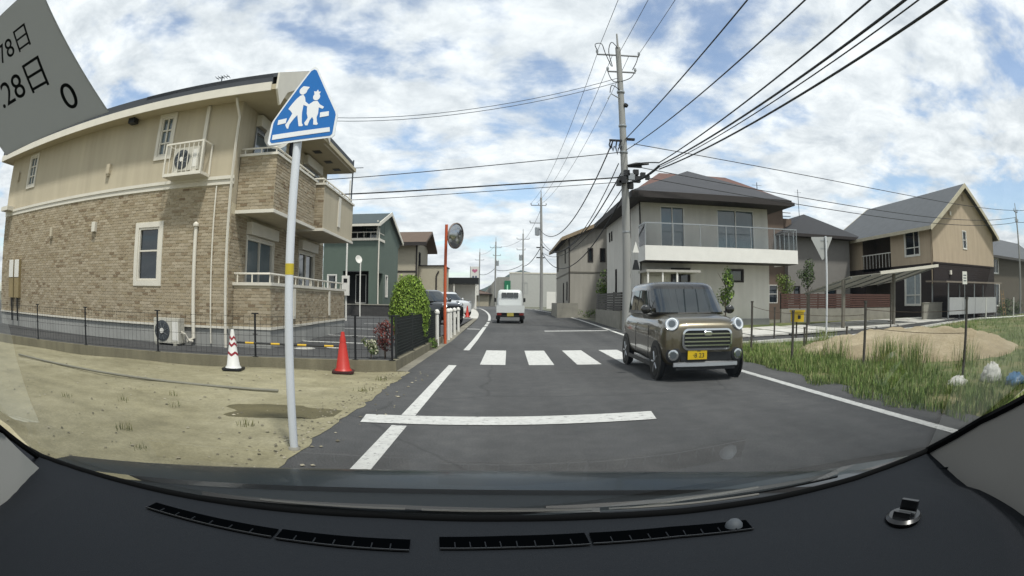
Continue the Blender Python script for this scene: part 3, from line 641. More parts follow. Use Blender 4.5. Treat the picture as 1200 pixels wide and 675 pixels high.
tag(MB().tube([(-9.6, 6.52, .02), (-6.46, 6.68, .02), (-4.6, 6.9, .01), (-3.1, 7.1, .004)], .02, 8).build('steel_pipe', mat('dusty_steel', '#7f7d70', .7, .2), None, smooth=True), 'long grey dusty pipe lying on the sand lot', 'pipe')

# ------------------------------------------------------------------ school crossing sign
t = thing('school_crossing_sign', 'blue and white school crossing sign with two children on a white pole', 'sign', (-1.76, 4.3, 0))
sw = mat('sign_white', '#e4e6e8', .35, var=.03); sb = mat('sign_blue', '#1467b0', .3, var=.05)
pm = MB(); pm.tube([(0, 0, -.02), (.0, 0, .25), (0, 0, 2.75)], .036, 14); pm.build('pole', mat('pole_white', '#c9cdd2', .4, var=.06, scale=8, streak=True), t, smooth=True)
MB().lathe([(.0375, 1.44), (.0375, 1.53)], n=14).build('sticker', mat('sticker_yellow', '#b8a428', .5), t, smooth=True)
MB().lathe([(.055, 0.), (.05, .02), (.038, .03)], n=14).build('collar', concrete, t, smooth=True)
def sp(zx, zy): return ((zx-388)/742*.9+.045, (600-zy)/675*.815+2.545)      # plate coordinates read off the sign
OUT = [(428, 47), (450, 58), (640, 415), (648, 440), (636, 585), (620, 600), (145, 622), (128, 605), (140, 465), (150, 440), (405, 58)]
def inset(pts, k):
    cx = sum(p[0] for p in pts)/len(pts); cy = 395; return [(cx+(x-cx)*k, cy+(y-cy)*k) for x, y in pts]
def plate(pts, y0, y1, nm, mt, par):
    return MB().prism([(sp(*p)[0], y0, sp(*p)[1]) for p in pts], (0, y1-y0, 0)).build(nm, mt, par)
pl = plate(OUT, -.045, -.05, 'plate', sw, t); plate(inset(OUT, .935), -.0505, -.052, 'blue_field', sb, pl)
plate(OUT, -.0445, -.042, 'backing', alu, t)
for k in range(2): MB().box(-.05, .05, -.042, .045, 2.62+.22*k, 2.65+.22*k).build('bracket', alu, t)
def circ(x, y, r, n=16): return [(x+r*math.cos(2*math.pi*k/n), y+r*math.sin(2*math.pi*k/n)) for k in range(n)]
boy = [(345, 270), (368, 262), (385, 285), (392, 318), (425, 345), (412, 358), (380, 342), (376, 400), (378, 430), (384, 480), (395, 495), (388, 502), (362, 500), (352, 460), (342, 415), (318, 440), (288, 480), (282, 512), (270, 508), (255, 480), (272, 458), (300, 400), (285, 380), (264, 362), (280, 338), (318, 292)]
girl = [(455, 322), (485, 322), (505, 350), (540, 372), (530, 386), (500, 372), (500, 420), (492, 445), (498, 480), (508, 495), (498, 502), (472, 497), (470, 460), (458, 440), (440, 465), (430, 500), (412, 498), (402, 480), (425, 445), (414, 410), (410, 362), (418, 345)]
for kk, (nm, pts) in enumerate((('boy_figure', boy), ('girl_figure', girl), ('head', circ(365, 232, 30)), ('cap_peak', [(345, 210), (362, 196), (412, 208), (395, 232)]), ('head', circ(474, 290, 27)), ('hair_bow', [(455, 268), (450, 245), (468, 250), (478, 235), (486, 252), (502, 254), (492, 272)]),
                ('stripe_mark', [(195, 440), (262, 432), (258, 468), (193, 476)]), ('stripe_mark', [(515, 412), (580, 408), (582, 442), (516, 448)]), ('baseline_bar', [(164, 548), (598, 526), (602, 558), (162, 584)]))):
    plate(pts, -.0525-.0002*kk, -.0535-.0002*kk, nm, sw, pl)

# ------------------------------------------------------------------ convex mirror, guard posts
t = thing('traffic_mirror', 'round convex traffic mirror on an orange pole beside the road', 'mirror', (-1.86, 17.0, 0))
orange = mat('orange_paint', '#b9542f', .5, var=.14, scale=6, streak=True)
MB().tube([(0, 0, -.05), (0, 0, 3.5)], .045, 12).build('pole', orange, t, smooth=True)
ax = Vector((.86, -.5, -.1)).normalized(); c = Vector((.3, -.1, 3.15))
MB().lathe([(.0, .1), (.12, .09), (.24, .06), (.34, .012), (.36, -.01), (.36, -.03), (.0, -.03)], c, ax, 32).build('mirror', mat('mirror_glass', '#a5a8aa', .18, 1., var=0), t, smooth=True)
MB().lathe([(.355, -.04), (.385, -.03), (.39, .01), (.365, .02), (.362, -.02)], c, ax, 32).build('rim', mat('mirror_rim', '#857a74', .5), t, smooth=True)
MB().tube([(0, 0, 3.15), c-ax*.04], .025, 8).build('arm', orange, t)
for i, (x, y) in enumerate(((-2.0, 16.2), (-1.93, 18.6), (-1.95, 19.6), (-1.95, 21.0), (-1.97, 22.9))):
    t = thing('guard_post', ('white guard post with a round cap, nearest to the orange mirror pole', 'second white guard post just behind the mirror pole', 'third white guard post from the mirror pole', 'fourth white guard post from the mirror pole', 'farthest white guard post beyond the mirror pole')[i], 'post', (x, y, 0), 0, 'white guard posts')
    MB().tube([(0, 0, -.1), (0, 0, .88)], .055, 12).build('shaft', white_pvc, t, smooth=True); MB().lathe([(.055, .88), (.075, .9), (.08, .95), (.05, 1.0), (0., 1.02)], n=14).build('cap', white_pvc, t, smooth=True)

# ------------------------------------------------------------------ plants
def foliage(m, c, rad, n, size, cols, r, flat=.0, up=.0, shell=.55):
    for _ in range(n):
        while True:
            v = Vector((r.uniform(-1, 1), r.uniform(-1, 1), r.uniform(-1, 1)))
            if .05 < v.length < 1: break
        L = v.length; v = v/L*(shell+(1-shell)*L**.5 if r.random() < .8 else L)
        p = Vector((c[0]+v.x*rad[0], c[1]+v.y*rad[1], c[2]+v.z*rad[2]))
        nrm = (v+Vector((r.uniform(-.8, .8), r.uniform(-.8, .8), r.uniform(-.3, .9)))).normalized()
        a = nrm.orthogonal().normalized(); b = nrm.cross(a); t_ = r.uniform(0, 6.28); a, b = a*math.cos(t_)+b*math.sin(t_), b*math.cos(t_)-a*math.sin(t_)
        if up: a = (a+Vector((0, 0, up))).normalized()
        s_ = size*r.uniform(.6, 1.3); w_ = s_*.45; k = r.uniform(.7, 1.25); cc = lin(r.choice(cols))[:3]; m.col = tuple(x*k for x in cc)
        m.poly([p-a*s_*.5, p+b*w_*.5, p+a*s_*.5, p-b*w_*.5])
    m.col = None; return m
barkm = mat('bark', '#4c4033', .95, var=.25, scale=8, bump=.6, bscale=30)
def tree(name, lb, cat, loc, hgt, crown, lumps, n, size, cols, seed, trunk_r=.05, group=None, up=0., th=None):
    r = random.Random(seed); t = thing(name, lb, cat, loc, 0, group); th = th or hgt*.75
    m = MB(); m.tube([(0, 0, -.1), (.03*hgt*.2, 0, th*.4), (.0, .02, th)], [trunk_r, trunk_r*.8, trunk_r*.3], 7)
    for k in range(6):
        z = th*r.uniform(.35, .9); a = r.uniform(0, 6.28); e = Vector((math.cos(a)*crown[0]*.7, math.sin(a)*crown[1]*.7, min(z+crown[2]*.6, hgt*.95))); m.tube([(0, 0, z), e*.5+Vector((0, 0, z*.5)), e], [trunk_r*.5, trunk_r*.3, .006], 5)
    m.build('trunk', barkm, t)
    m = MB(); zc = hgt-crown[2]
    for k in range(lumps):
        a = r.uniform(0, 6.28); q = r.uniform(.2, .75); zz_ = r.uniform(-.75, .75); f = math.sqrt(max(.1, 1-zz_*zz_))
        foliage(m, (crown[0]*q*f*math.cos(a), crown[1]*q*f*math.sin(a), zc+crown[2]*zz_), (crown[0]*.42, crown[1]*.42, crown[2]*.36), n//lumps, size, cols, r, up=up)
    m.build('crown', leafm, t, fixn=False); return t
GR = ['#4f6b1f', '#5f7d26', '#6f8c2e', '#3f5a1c', '#7d9838', '#48631f']
DG = ['#2f4220', '#3a4e26', '#4a5e2c', '#27381c', '#55683a']
r = random.Random(11)
t = thing('round_shrub', 'bright green rounded conifer shrub behind the dark mesh fence', 'shrub', (-2.42, 14.0, .13))
MB().tube([(0, 0, -.1), (0, 0, .5)], .05, 7).build('trunk', barkm, t)
m = MB()
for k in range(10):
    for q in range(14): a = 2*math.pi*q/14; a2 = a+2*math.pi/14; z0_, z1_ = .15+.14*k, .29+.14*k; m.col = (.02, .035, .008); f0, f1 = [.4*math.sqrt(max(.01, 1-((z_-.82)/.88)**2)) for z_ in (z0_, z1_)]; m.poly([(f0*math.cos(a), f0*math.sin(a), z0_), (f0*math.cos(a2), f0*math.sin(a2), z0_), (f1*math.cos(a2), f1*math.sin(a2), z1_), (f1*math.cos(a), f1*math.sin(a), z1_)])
SH = ['#66802a', '#748e33', '#85a03d', '#5a7426', '#93aa48']
foliage(m, (0, 0, .82), (.48, .48, .92), 9000, .06, SH, r, up=.7, shell=.84)
for k in range(90): a = r.uniform(0, 6.28); z = r.uniform(.3, 1.65); f = .46*math.sqrt(max(.03, 1-((z-.82)/.9)**2)); foliage(m, (f*math.cos(a), f*math.sin(a), z), (.09, .09, .12), 45, .055, SH+['#4e6622', '#465c1e'], r, up=1.)
m.build('crown', leafm, t, fixn=False)
t = thing('red_shrub', 'small dark red leafy shrub at the corner of the mesh fence', 'shrub', (-2.35, 10.75, .13))
MB().tube([(0, 0, -.1), (0, 0, .4)], .02, 6).build('trunk', barkm, t); m = MB()
for k in range(12): foliage(m, (r.uniform(-.12, .12), r.uniform(-.15, .15), r.uniform(.15, .68)), (.1, .1, .1), 60, .06, ['#5d2a26', '#6f332c', '#4a2420', '#7a4034'], r)
m.build('crown', leafm, t, fixn=False)
t = thing('pale_plant', 'small pale variegated plant inside the mesh fence by the red shrub', 'plant', (-2.62, 10.7, .13)); m = MB()
for k in range(6): foliage(m, (r.uniform(-.12, .1), r.uniform(-.1, .1), r.uniform(.08, .35)), (.09, .09, .08), 30, .08, ['#9a9a80', '#b4b39c', '#5c6b38', '#4c5b2c'], r)
m.build('crown', leafm, t, fixn=False); MB().tube([(0, 0, -.05), (0, 0, .25)], .012, 5).build('trunk', barkm, t)
t = thing('roadside_weed', 'low green weed clump at the foot of the mirror pole', 'weed', (-1.98, 15.0, 0)); m = MB()
for k in range(16): foliage(m, (r.uniform(-.15, .12), r.uniform(-.7, .7), r.uniform(.05, .25)), (.1, .14, .1), 50, .06, GR+DG, r, up=.6)
m.build('crown', leafm, t, fixn=False)
def blades(m, pts, hmin, hmax, cols, r, wd=.012):
    for (x, y, z) in pts:
        hh = r.uniform(hmin, hmax); a = r.uniform(0, 6.28); ln = hh*r.uniform(.1, .55); dx, dy = math.cos(a)*ln, math.sin(a)*ln; b = a+1.57+r.uniform(-.5, .5); wx, wy = math.cos(b)*wd*.5, math.sin(b)*wd*.5
        c_ = lin(r.choice(cols))[:3]; k = r.uniform(.7, 1.2); m.col = tuple(q*k for q in c_)
        i = [m.P(p) for p in ((x-wx, y-wy, z), (x+wx, y+wy, z), (x+dx*.45+wx*.7, y+dy*.45+wy*.7, z+hh*.6), (x+dx*.45-wx*.7, y+dy*.45-wy*.7, z+hh*.6), (x+dx, y+dy, z+hh))]
        m.F((i[0], i[1], i[2], i[3])); m.F((i[3], i[2], i[4]))
    m.col = None
pts = []
for cx, cy, n in ((-3.57, 4.02, 40), (-3.81, 5.4, 22), (-2.56, 5.0, 26), (-4.6, 5.2, 18), (-5.3, 4.6, 24), (-3.0, 3.6, 20), (-4.2, 6.0, 14), (-1.95, 7.6, 30), (-2.0, 8.8, 30)): pts += [(cx+r.gauss(0, .06), cy+r.gauss(0, .05), -.01) for _ in range(n)]
m = MB(); blades(m, pts, .02, .09, ['#4d5326', '#5e6130', '#6f6d3c'], r, .008); tag(m.build('sand_weeds', grassm, fixn=False), 'sparse tiny weed tufts scattered over the sand lot', 'weeds', kind='stuff')

# ------------------------------------------------------------------ right: white house with the glass balcony
whitewall = mat('white_house_wall', '#cfccc4', .9, var=.05, scale=1.5, bump=.15, bscale=90)
stain(whitewall, .08)
whiteband = mat('white_panel', '#dcdad4', .7, var=.05, scale=3)
dkfascia = mat('dark_brown_fascia', '#2b2624', .7, var=.1)
roof_slate = wave_mat('slate_grey_roof', '#3a3b3f', 'Y', 1.3, .35, .75)
wh = thing('white_house', 'pale two-storey house with hipped dark roof and long glass balcony behind the utility pole', 'house', (5.75, 24.6, 0))
W_, D_h = 6.5, 9.2
FR = face(0, 0, 0, 0); wins = [(.92, 2.1, 3.55, 5.55), (3.72, 5.72, 3.55, 5.55), (4.25, 5.05, 2.2, 2.75), (1.42, 2.3, 1.2, 2.75)]
wall(FR, 0, W_, -.05, 5.75, wins).build('wall', whitewall, wh)
LS = face(0, D_h, 0, 270); lw = [(1.0, 1.25, 4.7, 5.2), (1.7, 1.95, 4.7, 5.2), (2.9, 3.25, 1.6, 3.0), (D_h-2.6, D_h-2.2, 4.3, 5.5), (5.4, 5.65, 4.7, 5.2)]
wall(LS, 0, D_h, -.05, 5.75, lw).build('wall', whitewall, wh)
wall(face(W_, 0, 0, 90), 0, D_h, -.05, 5.75).build('wall', whitewall, wh); wall(face(W_, D_h, 0, 180), 0, W_, -.05, 5.75).build('wall', whitewall, wh)
m = MB(); m.box(-.02, W_+.02, -.022, -.003, -.1, .5); m.build('plinth', plinthm, wh)
for i, q in enumerate(wins): window(wh, FR, *q, white_pvc if i < 2 else dkfascia, (greyglass, greyglass, darkglass, darkglass)[i], (.5,) if i != 2 else (), (), bw=.06, trim=.03 if i > 1 else 0)
for q in lw: window(wh, LS, *q, dkfascia, darkglass, bw=.04, trim=.02)
hip_roof(wh, -.65, W_+.75, -1.3, D_h+.6, 5.95, 2.0, .28, roof_slate, dkfascia, 'y', 4.2)
bl = MB(); bl.box(-.12, W_+.95, -1.3, -.003, 2.98, 3.08); bl = bl.build('balcony', dkfascia, wh)
m = MB(); m.box(-.14, W_+.97, -1.34, -1.28, 3.0, 3.62); m.box(-.14, -.08, -1.28, -.003, 3.0, 3.62); m.box(W_+.91, W_+.97, -1.28, 1.2, 3.0, 3.62); m.build('apron', whiteband, bl)
m = MB(); m.box(-.13, W_+.96, -1.335, -1.285, 4.55, 4.6); m.box(-.13, -.09, -1.285, -.003, 4.55, 4.6); m.box(W_+.92, W_+.96, -1.285, 1.2, 4.55, 4.6); m.build('handrail', alu, bl)
clear = bpy.data.materials.new('balcony_glass'); clear.use_nodes = True; _t = clear.node_tree; _t.nodes.remove(_t.nodes['Principled BSDF'])
_a = _t.nodes.new('ShaderNodeBsdfTransparent'); _a.inputs[0].default_value = (.95, .955, .955, 1); _b = _t.nodes.new('ShaderNodeBsdfGlossy'); _b.inputs['Roughness'].default_value = .03; _b.inputs['Color'].default_value = (.6, .6, .6, 1); _m = _t.nodes.new('ShaderNodeMixShader'); _f = _t.nodes.new('ShaderNodeFresnel'); _f.inputs[0].default_value = 1.45
_t.links.new(_f.outputs[0], _m.inputs[0]); _t.links.new(_a.outputs[0], _m.inputs[1]); _t.links.new(_b.outputs[0], _m.inputs[2]); _t.links.new(_m.outputs[0], _t.nodes['Material Output'].inputs[0])
nb = 6
for k in range(nb+1):
    x = -.11+(W_+1.05)*k/nb; MB().box(x-.015, x+.015, -1.325, -1.295, 3.62, 4.55).build('baluster', alu, bl)
    if k < nb: MB().box(x+.02, x+(W_+1.05)/nb-.02, -1.312, -1.306, 3.64, 4.53).build('glass_panel', clear, bl)
MB().box(-.112, -.106, -1.26, -.02, 3.64, 4.53).build('glass_panel', clear, bl)
for k in range(5): MB().box(W_+.925, W_+.955, -1.0+.5*k, -.97+.5*k, 3.62, 4.55).build('baluster', alu, bl)
m = MB(); m.box(-.15, 2.3, -1.6, -.01, 2.5, 2.6); m.build('porch_roof', mat('porch_grey', '#a3a098', .8), wh)
for x in (-.1, .55, 1.2): MB().box(x, x+.07, -1.55, -1.48, .1, 2.5).build('porch_post', white_pvc, wh)
MB().box(.1, 1.15, -.05, -.004, .25, 2.4).build('front_door', whiteband, wh)
tag(MB().tube([(5.78, 24.5, 5.7), (5.78, 24.5, .1)], .03, 6).build('downpipe', dkfascia, wh) if 0 else MB().tube([(-.04, -.05, 5.7), (-.04, -.05, .05)], .035, 6).build('downpipe', dkfascia, wh))
# grey boundary walls along the road
wallm = wave_mat('louvred_wall', '#56534e', 'Z', 3.2, .8, .8)
t = thing('boundary_wall', 'dark louvred boundary wall on a concrete base beside the pale house', 'wall', (4.95, 25.5, 0)); MB().box(.0, .18, 0, 7.5, 0, .85).build('base', concrete, t)
for k in range(7): MB().box(.03, .14, 0, 7.5, .88+.12*k, .98+.12*k).build('slat', mat('wall_slat', '#4a4743', .75), t)
for y in (.02, 2.5, 5, 7.4): MB().box(.145, .2, y, y+.08, .85, 1.75).build('post', dkfascia, t)
# grey house with three slit windows further along
gh = thing('grey_house', 'grey two-storey gabled house with three slit windows further up the right side of the road', 'house', (4.25, 41, 0))
greywall = mat('grey_house_wall', '#a09c93', .9, var=.05, scale=1.5); 
stain(greywall, .1)
gw = [(1.35, 1.65, 4.15, 5.05), (2.25, 2.55, 4.15, 5.05), (3.15, 3.45, 4.15, 5.05)]
FG = face(0, 0, 0, 0)
wall(FG, 0, 7, .2, 5.95, gw, top=[(0, 0, 5.95), (7, 0, 5.95), (3.5, 0, 7.45)]).build('wall', greywall, gh)
LG = face(0, 12, 0, 270); gl = [(1.5, 2.1, 3.9, 5.2), (8.5, 8.9, 4.2, 5.2), (7.0, 7.5, 1.0, 2.7), (9.8, 10.3, 1.4, 2.7)]
wall(LG, 0, 12, .2, 5.95, gl).build('wall', greywall, gh); wall(face(7, 0, 0, 90), 0, 12, .2, 5.95).build('wall', greywall, gh)
for q in gw: window(gh, FG, *q, dkfascia, darkglass, bw=.04, trim=.05)
for q in gl: window(gh, LG, *q, dkfascia, darkglass, bw=.05, trim=.04)
gable_roof(gh, -.6, 7.6, -.5, 12.5, 5.75, 1.75, .16, roof_slate, mat('tan_verge', '#8a7a63', .8), 'y')
m = MB(); m.box(-.012, 7.01, -.03, -.003, 3.3, 3.4); m.box(-.03, -.003, -.01, 12, 3.3, 3.4); m.build('band_course', mat('grey_band', '#6a675f', .8), gh)
MB().tube([(-.05, -.05, 5.7), (-.05, -.05, .3)], .045, 6).build('downpipe', dkfascia, gh)
t = thing('low_block_wall', 'low tan block wall at the corner of the grey house', 'wall', (3.1, 38, h(38))); MB().box(0, 1.4, 0, .2, -.1, .95).build('panel', concrete, t); MB().box(0, .2, .2, 5, -.1, .95).build('return', concrete, t)
# brown-roofed house behind, and the dark hip-roofed one
bh = thing('brown_house', 'brown house with reddish roof standing behind the glass balcony house', 'house', (8.0, 34, 0))
brownwall = mat('brown_wall', '#67584d', .9, var=.08); redroof = wave_mat('red_brown_roof', '#5d433c', 'Y', 1.2, .35, .8)
wall(face(0, 0, 0, 0), 0, 10.2, 0, 7.7, [(8.9, 9.6, 1.2, 2.4)]).build('wall', brownwall, bh); wall(face(0, 9, 0, 270), 0, 9, 0, 7.7).build('wall', brownwall, bh); wall(face(10.2, 0, 0, 90), 0, 9, 0, 7.7).build('wall', brownwall, bh)
window(bh, face(0, 0, 0, 0), 8.9, 9.6, 1.2, 2.4, white_pvc, darkglass, (), (.5,))
hip_roof(bh, -.7, 10.9, -.6, 9.6, 7.85, 2.5, .2, redroof, dkfascia, 'x', 3.2)
m = MB(); m.tube([(9.2, 2, 8.2), (9.2, 2, 9.6)], .03, 5); m.tube([(8.8, 2, 9.4), (9.6, 2, 9.4)], .015, 4); m.build('aerial', wirem, bh)
m = MB(); m.box(10.25, 11.1, .4, 3, 0, 6.9); m.build('side_bay', brownwall, bh)
for z in (6.9, 7.15): MB().box(10.3, 11.1, .45, .49, z+.15, z+.19).build('bay_rail', black_metal, bh)
dh = thing('dark_roof_house', 'grey house with black hipped roof and tall aerial, left of the gabled apartment', 'house', (18.2, 33.5, 0))
dkwall = mat('dusk_grey_wall', '#7a7773', .9, var=.06); dkroof = wave_mat('black_tile_roof', '#232427', 'Y', 1.4, .4, .7)
dwn = [(.5, .95, 1.2, 2.3), (3.2, 4.2, .9, 2.3)]
wall(face(0, 0, 0, 0), 0, 5.6, 0, 5.6, dwn).build('wall', dkwall, dh); wall(face(0, 7, 0, 270), 0, 7, 0, 5.6).build('wall', dkwall, dh); wall(face(5.6, 0, 0, 90), 0, 7, 0, 5.6).build('wall', dkwall, dh)
for q in dwn: window(dh, face(0, 0, 0, 0), *q, dkfascia, darkglass, trim=.03)
hip_roof(dh, -.7, 6.4, -.7, 7.7, 5.75, 1.8, .2, dkroof, dkfascia, 'y', 3.0)
m = MB(); m.tube([(2.6, 2.6, 7.2), (2.6, 2.6, 9.4)], .025, 5); m.tube([(2.3, 2.6, 9.2), (2.9, 2.6, 9.2)], .012, 4); m.build('aerial', wirem, dh)

# ------------------------------------------------------------------ right: tan and dark brown gabled apartment
ta = thing('gabled_apartment', 'tan upper and dark brown lower gabled apartment house with a steep grey roof', 'building', (24.6, 24.0, .1))
tanw = mat('tan_siding', '#b2a28c', .9, var=.05, scale=1.5); stain(tanw, .09); brw = wave_mat('dark_brown_siding', '#2c2423', 'Z', 2.2, .5, .8); tgrey = wave_mat('grey_shingle', '#55585b', 'Z', 1.3, .4, .8)
GW, GD = 8.9, 12.9
FT = face(0, 0, 0, 0); tw = (3.95, 4.45, 4.45, 5.55)
wall(FT, 0, GW, 3.4, 5.75, [tw], top=[(0, 0, 5.75), (GW, 0, 5.75), (GW/2, 0, 8.55)]).build('wall', tanw, ta); wall(FT, 0, GW, -.1, 3.4).build('wall', brw, ta)
window(ta, FT, *tw, white_pvc, darkglass, (), (.5,), trim=.05)
LT = face(0, GD, 0, 270)
up = [(GD-3.2, GD-1.5, 3.95, 5.6), (.4, 2.1, 3.95, 5.6)]; lo = [(GD-3.3, GD-1.5, .95, 2.95), (.5, 2.0, .9, 2.9)]; alc = (4.1, 7.9, 3.4, 5.5)
wall(LT, 0, GD, 3.4, 5.75, up+[alc], depth=.1).build('wall', tanw, ta); wall(LT, 0, GD, -.1, 3.4, lo+[(4.3, 7.7, -.1, 2.6)]).build('wall', brw, ta)
MB(LT).box(4.0, 8.0, -1.6, -1.55, -.1, 5.7).box(4.0, 4.08, -1.55, -.01, -.1, 5.7).box(7.92, 8.0, -1.55, -.01, -.1, 5.7).box(4.08, 7.92, -1.55, -.01, 5.55, 5.7).build('stair_recess', mat('recess_wall', '#4d453c', .9), ta)
m = MB(LT); m.box(4.1, 7.9, -1.55, .0, 3.2, 3.38); m.build('landing', concrete, ta)
for k in range(9): MB(LT).box(4.3+.42*k, 4.33+.42*k, .0, .03, 3.4, 4.3).build('landing_baluster', white_pvc, ta)
MB(LT).box(4.1, 7.9, 0, .04, 4.3, 4.36).build('landing_rail', white_pvc, ta)
for q in up+lo: window(ta, LT, *q, white_pvc, curtain if q in lo else darkglass, (.62,), (.3,), trim=.06, bw=.07)
wall(face(GW, 0, 0, 90), 0, GD, -.1, 5.75).build('wall', tanw, ta); wall(face(GW, GD, 0, 180), 0, GW, -.1, 5.75).build('wall', tanw, ta)
gable_roof(ta, -.55, GW+.55, -.5, GD+.5, 5.5, 3.15, .16, tgrey, mat('cream_verge', '#b3ac97', .7), 'y', vw=.12)
MB().tube([(-.07, .2, 5.4), (-.07, .1, 5.1), (-.07, .1, .1)], .05, 6).build('downpipe', mat('tan_pipe', '#8d7f6a', .7), ta)
m = MB(FT); m.box(0, GW, .003, .03, 3.36, 3.46); m.build('band_course', brw, ta)
for (u, z) in ((1.9, 2.75), (2.3, 6.4)): MB(FT).box(u, u+.2, .003, .14, z, z+.26).build('vent_hood', white_trim, ta)
MB(FT).box(4.3, 4.6, .003, .03, 7.55, 7.95).build('gable_vent', mat('tan_pipe', '#8d7f6a', .7), ta)
fh2 = thing('far_right_house', 'grey-roofed house partly seen at the right edge of the view', 'house', (36.5, 27.5, 0))
fw = [(1.6, 2.9, 3.4, 4.6), (1.4, 3.0, .8, 2.6)]
wall(face(0, 0, 0, 0), 0, 14, 0, 4.9, fw).build('wall', mat('olive_wall', '#5c564b', .9), fh2); wall(face(0, 8, 0, 270), 0, 8, 0, 4.9).build('wall', mat('olive_wall', '#5c564b', .9), fh2)
for q in fw: window(fh2, face(0, 0, 0, 0), *q, white_pvc, darkglass, (.5,), trim=.05, bw=.07)
gable_roof(fh2, -.4, 14.5, -.6, 8.6, 4.8, 2.1, .15, tgrey, mat('dark_verge', '#4a4845', .8), 'x')

# ------------------------------------------------------------------ right: carport, shelter, slat fence, field
t = thing('carport', 'grey tilted carport canopy in front of the gabled apartment', 'carport', (0, 0, 0))
cz = lambda x: 2.3+.1*(x-14.3)
slab(MB(), [], 0) if 0 else None
m = MB(); m.prism([(14.3, 20.2, cz(14.3)), (21.0, 20.2, cz(21)), (21.0, 24.6, cz(21)-.65), (14.3, 24.6, cz(14.3)-.65)], (0, 0, .03)); csm = mat('carport_sheet', '#a09c90', .5, var=.06); _t = csm.node_tree; _tr = _t.nodes.new('ShaderNodeBsdfTranslucent'); _tr.inputs[0].default_value = (.42, .42, .39, 1); _mm = _t.nodes.new('ShaderNodeMixShader'); _mm.inputs[0].default_value = .5
_t.links.new(_t.nodes['Principled BSDF'].outputs[0], _mm.inputs[1]); _t.links.new(_tr.outputs[0], _mm.inputs[2]); _t.links.new(_mm.outputs[0], _t.nodes['Material Output'].inputs[0]); m.build('canopy', csm, t)
m = MB(); m.prism([(16.3, 20.1, cz(16.3)-.04), (21.1, 20.1, cz(21.1)-.04), (21.1, 20.1, cz(21.1)+.1), (16.3, 20.1, cz(16.3)+.1)], (0, .09, 0)); m.build('front_beam', white_trim, t)
for k in range(6): x = 14.4+1.3*k; MB().prism([(x, 20.2, cz(x)-.06), (x+.05, 20.2, cz(x)-.06), (x+.05, 24.6, cz(x)-.71), (x, 24.6, cz(x)-.71)], (0, 0, .055)).build('rafter', alu, t)
for x, y in ((14.2, 20.6), (17.9, 20.9), (20.6, 24.3), (14.4, 24.3)): MB().box(x, x+.14, y, y+.14, 0, cz(x)-(.66 if y > 22 else .1)).build('post', mat('carport_post', '#6b665c', .6), t)
t = thing('slat_fence', 'reddish brown slat fence on a grey block wall before the dark-roofed house', 'fence', (13.7, 26, 0)); L_ = 8.6
MB().box(0, L_, 0, .15, 0, .92).build('block_wall', concrete, t)
for k in range(6): MB().box(0, L_, .03, .07, .96+.125*k, 1.06+.125*k).build('slat', mat('brown_slat', '#4f342b', .7, var=.15), t)
for k in range(8): x = L_*k/7; MB().box(x-.03, x+.03, .072, .12, .92, 1.72).build('post', dkfascia, t)
t = thing('block_wall', 'low grey concrete block wall at the corner of the gabled apartment', 'wall', (22.4, 22.9, 0)); MB().box(0, 2.0, 0, .2, 0, 1.15).build('blocks', concrete, t); MB().box(-.05, 2.05, -.03, .23, 1.15, 1.2).build('coping', concrete, t)
t = thing('bicycle_shelter', 'flat-roofed bicycle shelter with white panels below the gable wall', 'shelter', (23.6, 21.6, .15))
MB().prism([(-.3, -.2, 2.1), (7.6, -.2, 2.12), (7.6, 2.0, 2.2), (-.3, 2.0, 2.18)], (0, 0, .09)).build('roof', mat('shelter_roof', '#7c7267', .6), t)
for x in (.1, 3.4, 6.9):
    for y in (0, 1.7): MB().box(x, x+.09, y, y+.09, 0, 2.1).build('post', alu, t)
for k in range(4): MB().box(.22+1.66*k, 1.84+1.66*k, -.02, .02, .35, 1.3).build('panel', mat('shelter_panel', '#a9aaa8', .5, var=.05), t)
t = thing('notice_sign', 'small white notice plate on a thin pole in the field', 'sign', (23.2, 19.5, .15)); MB().tube([(0, 0, 0), (0, 0, 2.5)], .03, 6).build('pole', alu, t); p_ = MB().box(-.26, .26, -.04, -.02, 1.95, 2.6).build('plate', white_pvc, t)
for k in range(3): MB().box(-.17, .17, -.045, -.041, 2.1+.14*k, 2.15+.14*k).build('print_line', mat('print_grey', '#4b5560', .6), p_)
for i, (x, y) in enumerate(((24.8, 18.6), (27.6, 17.6))):
    t = thing('white_stake', ('white post at the near end of the low white rail', 'white post at the far right end of the low white rail')[i], 'post', (x, y, .2), 0, 'posts of the white rail'); MB().tube([(0, 0, -.1), (0, 0, 1.15)], .05, 8).build('shaft', white_pvc, t, smooth=True); MB().lathe([(.055, 1.15), (.055, 1.2)], n=8).build('cap', white_pvc, t)
tag(MB().tube([(24.9, 18.6, .32), (27.5, 17.65, .32), (31, 17, .35)], .04, 6).build('rail', white_pvc), 'low white pipe rail between the white posts', 'rail')
t = thing('step_ladder', 'small wooden step ladder leaning beside the white bicycle shelter', 'ladder', (31.6, 21.4, .2))
for x in (0, .45): MB().tube([(x, 0, 0), (x+.1, .5, 1.7)], .035, 5).build('side_rail', mat('ladder_wood', '#8f7650', .8), t)
for k in range(5): f = (k+1)/6; MB().tube([(.1*f, .5*f, 1.7*f), (.45+.1*f, .5*f, 1.7*f)], .025, 5).build('rung', mat('ladder_wood', '#8f7650', .8), t)
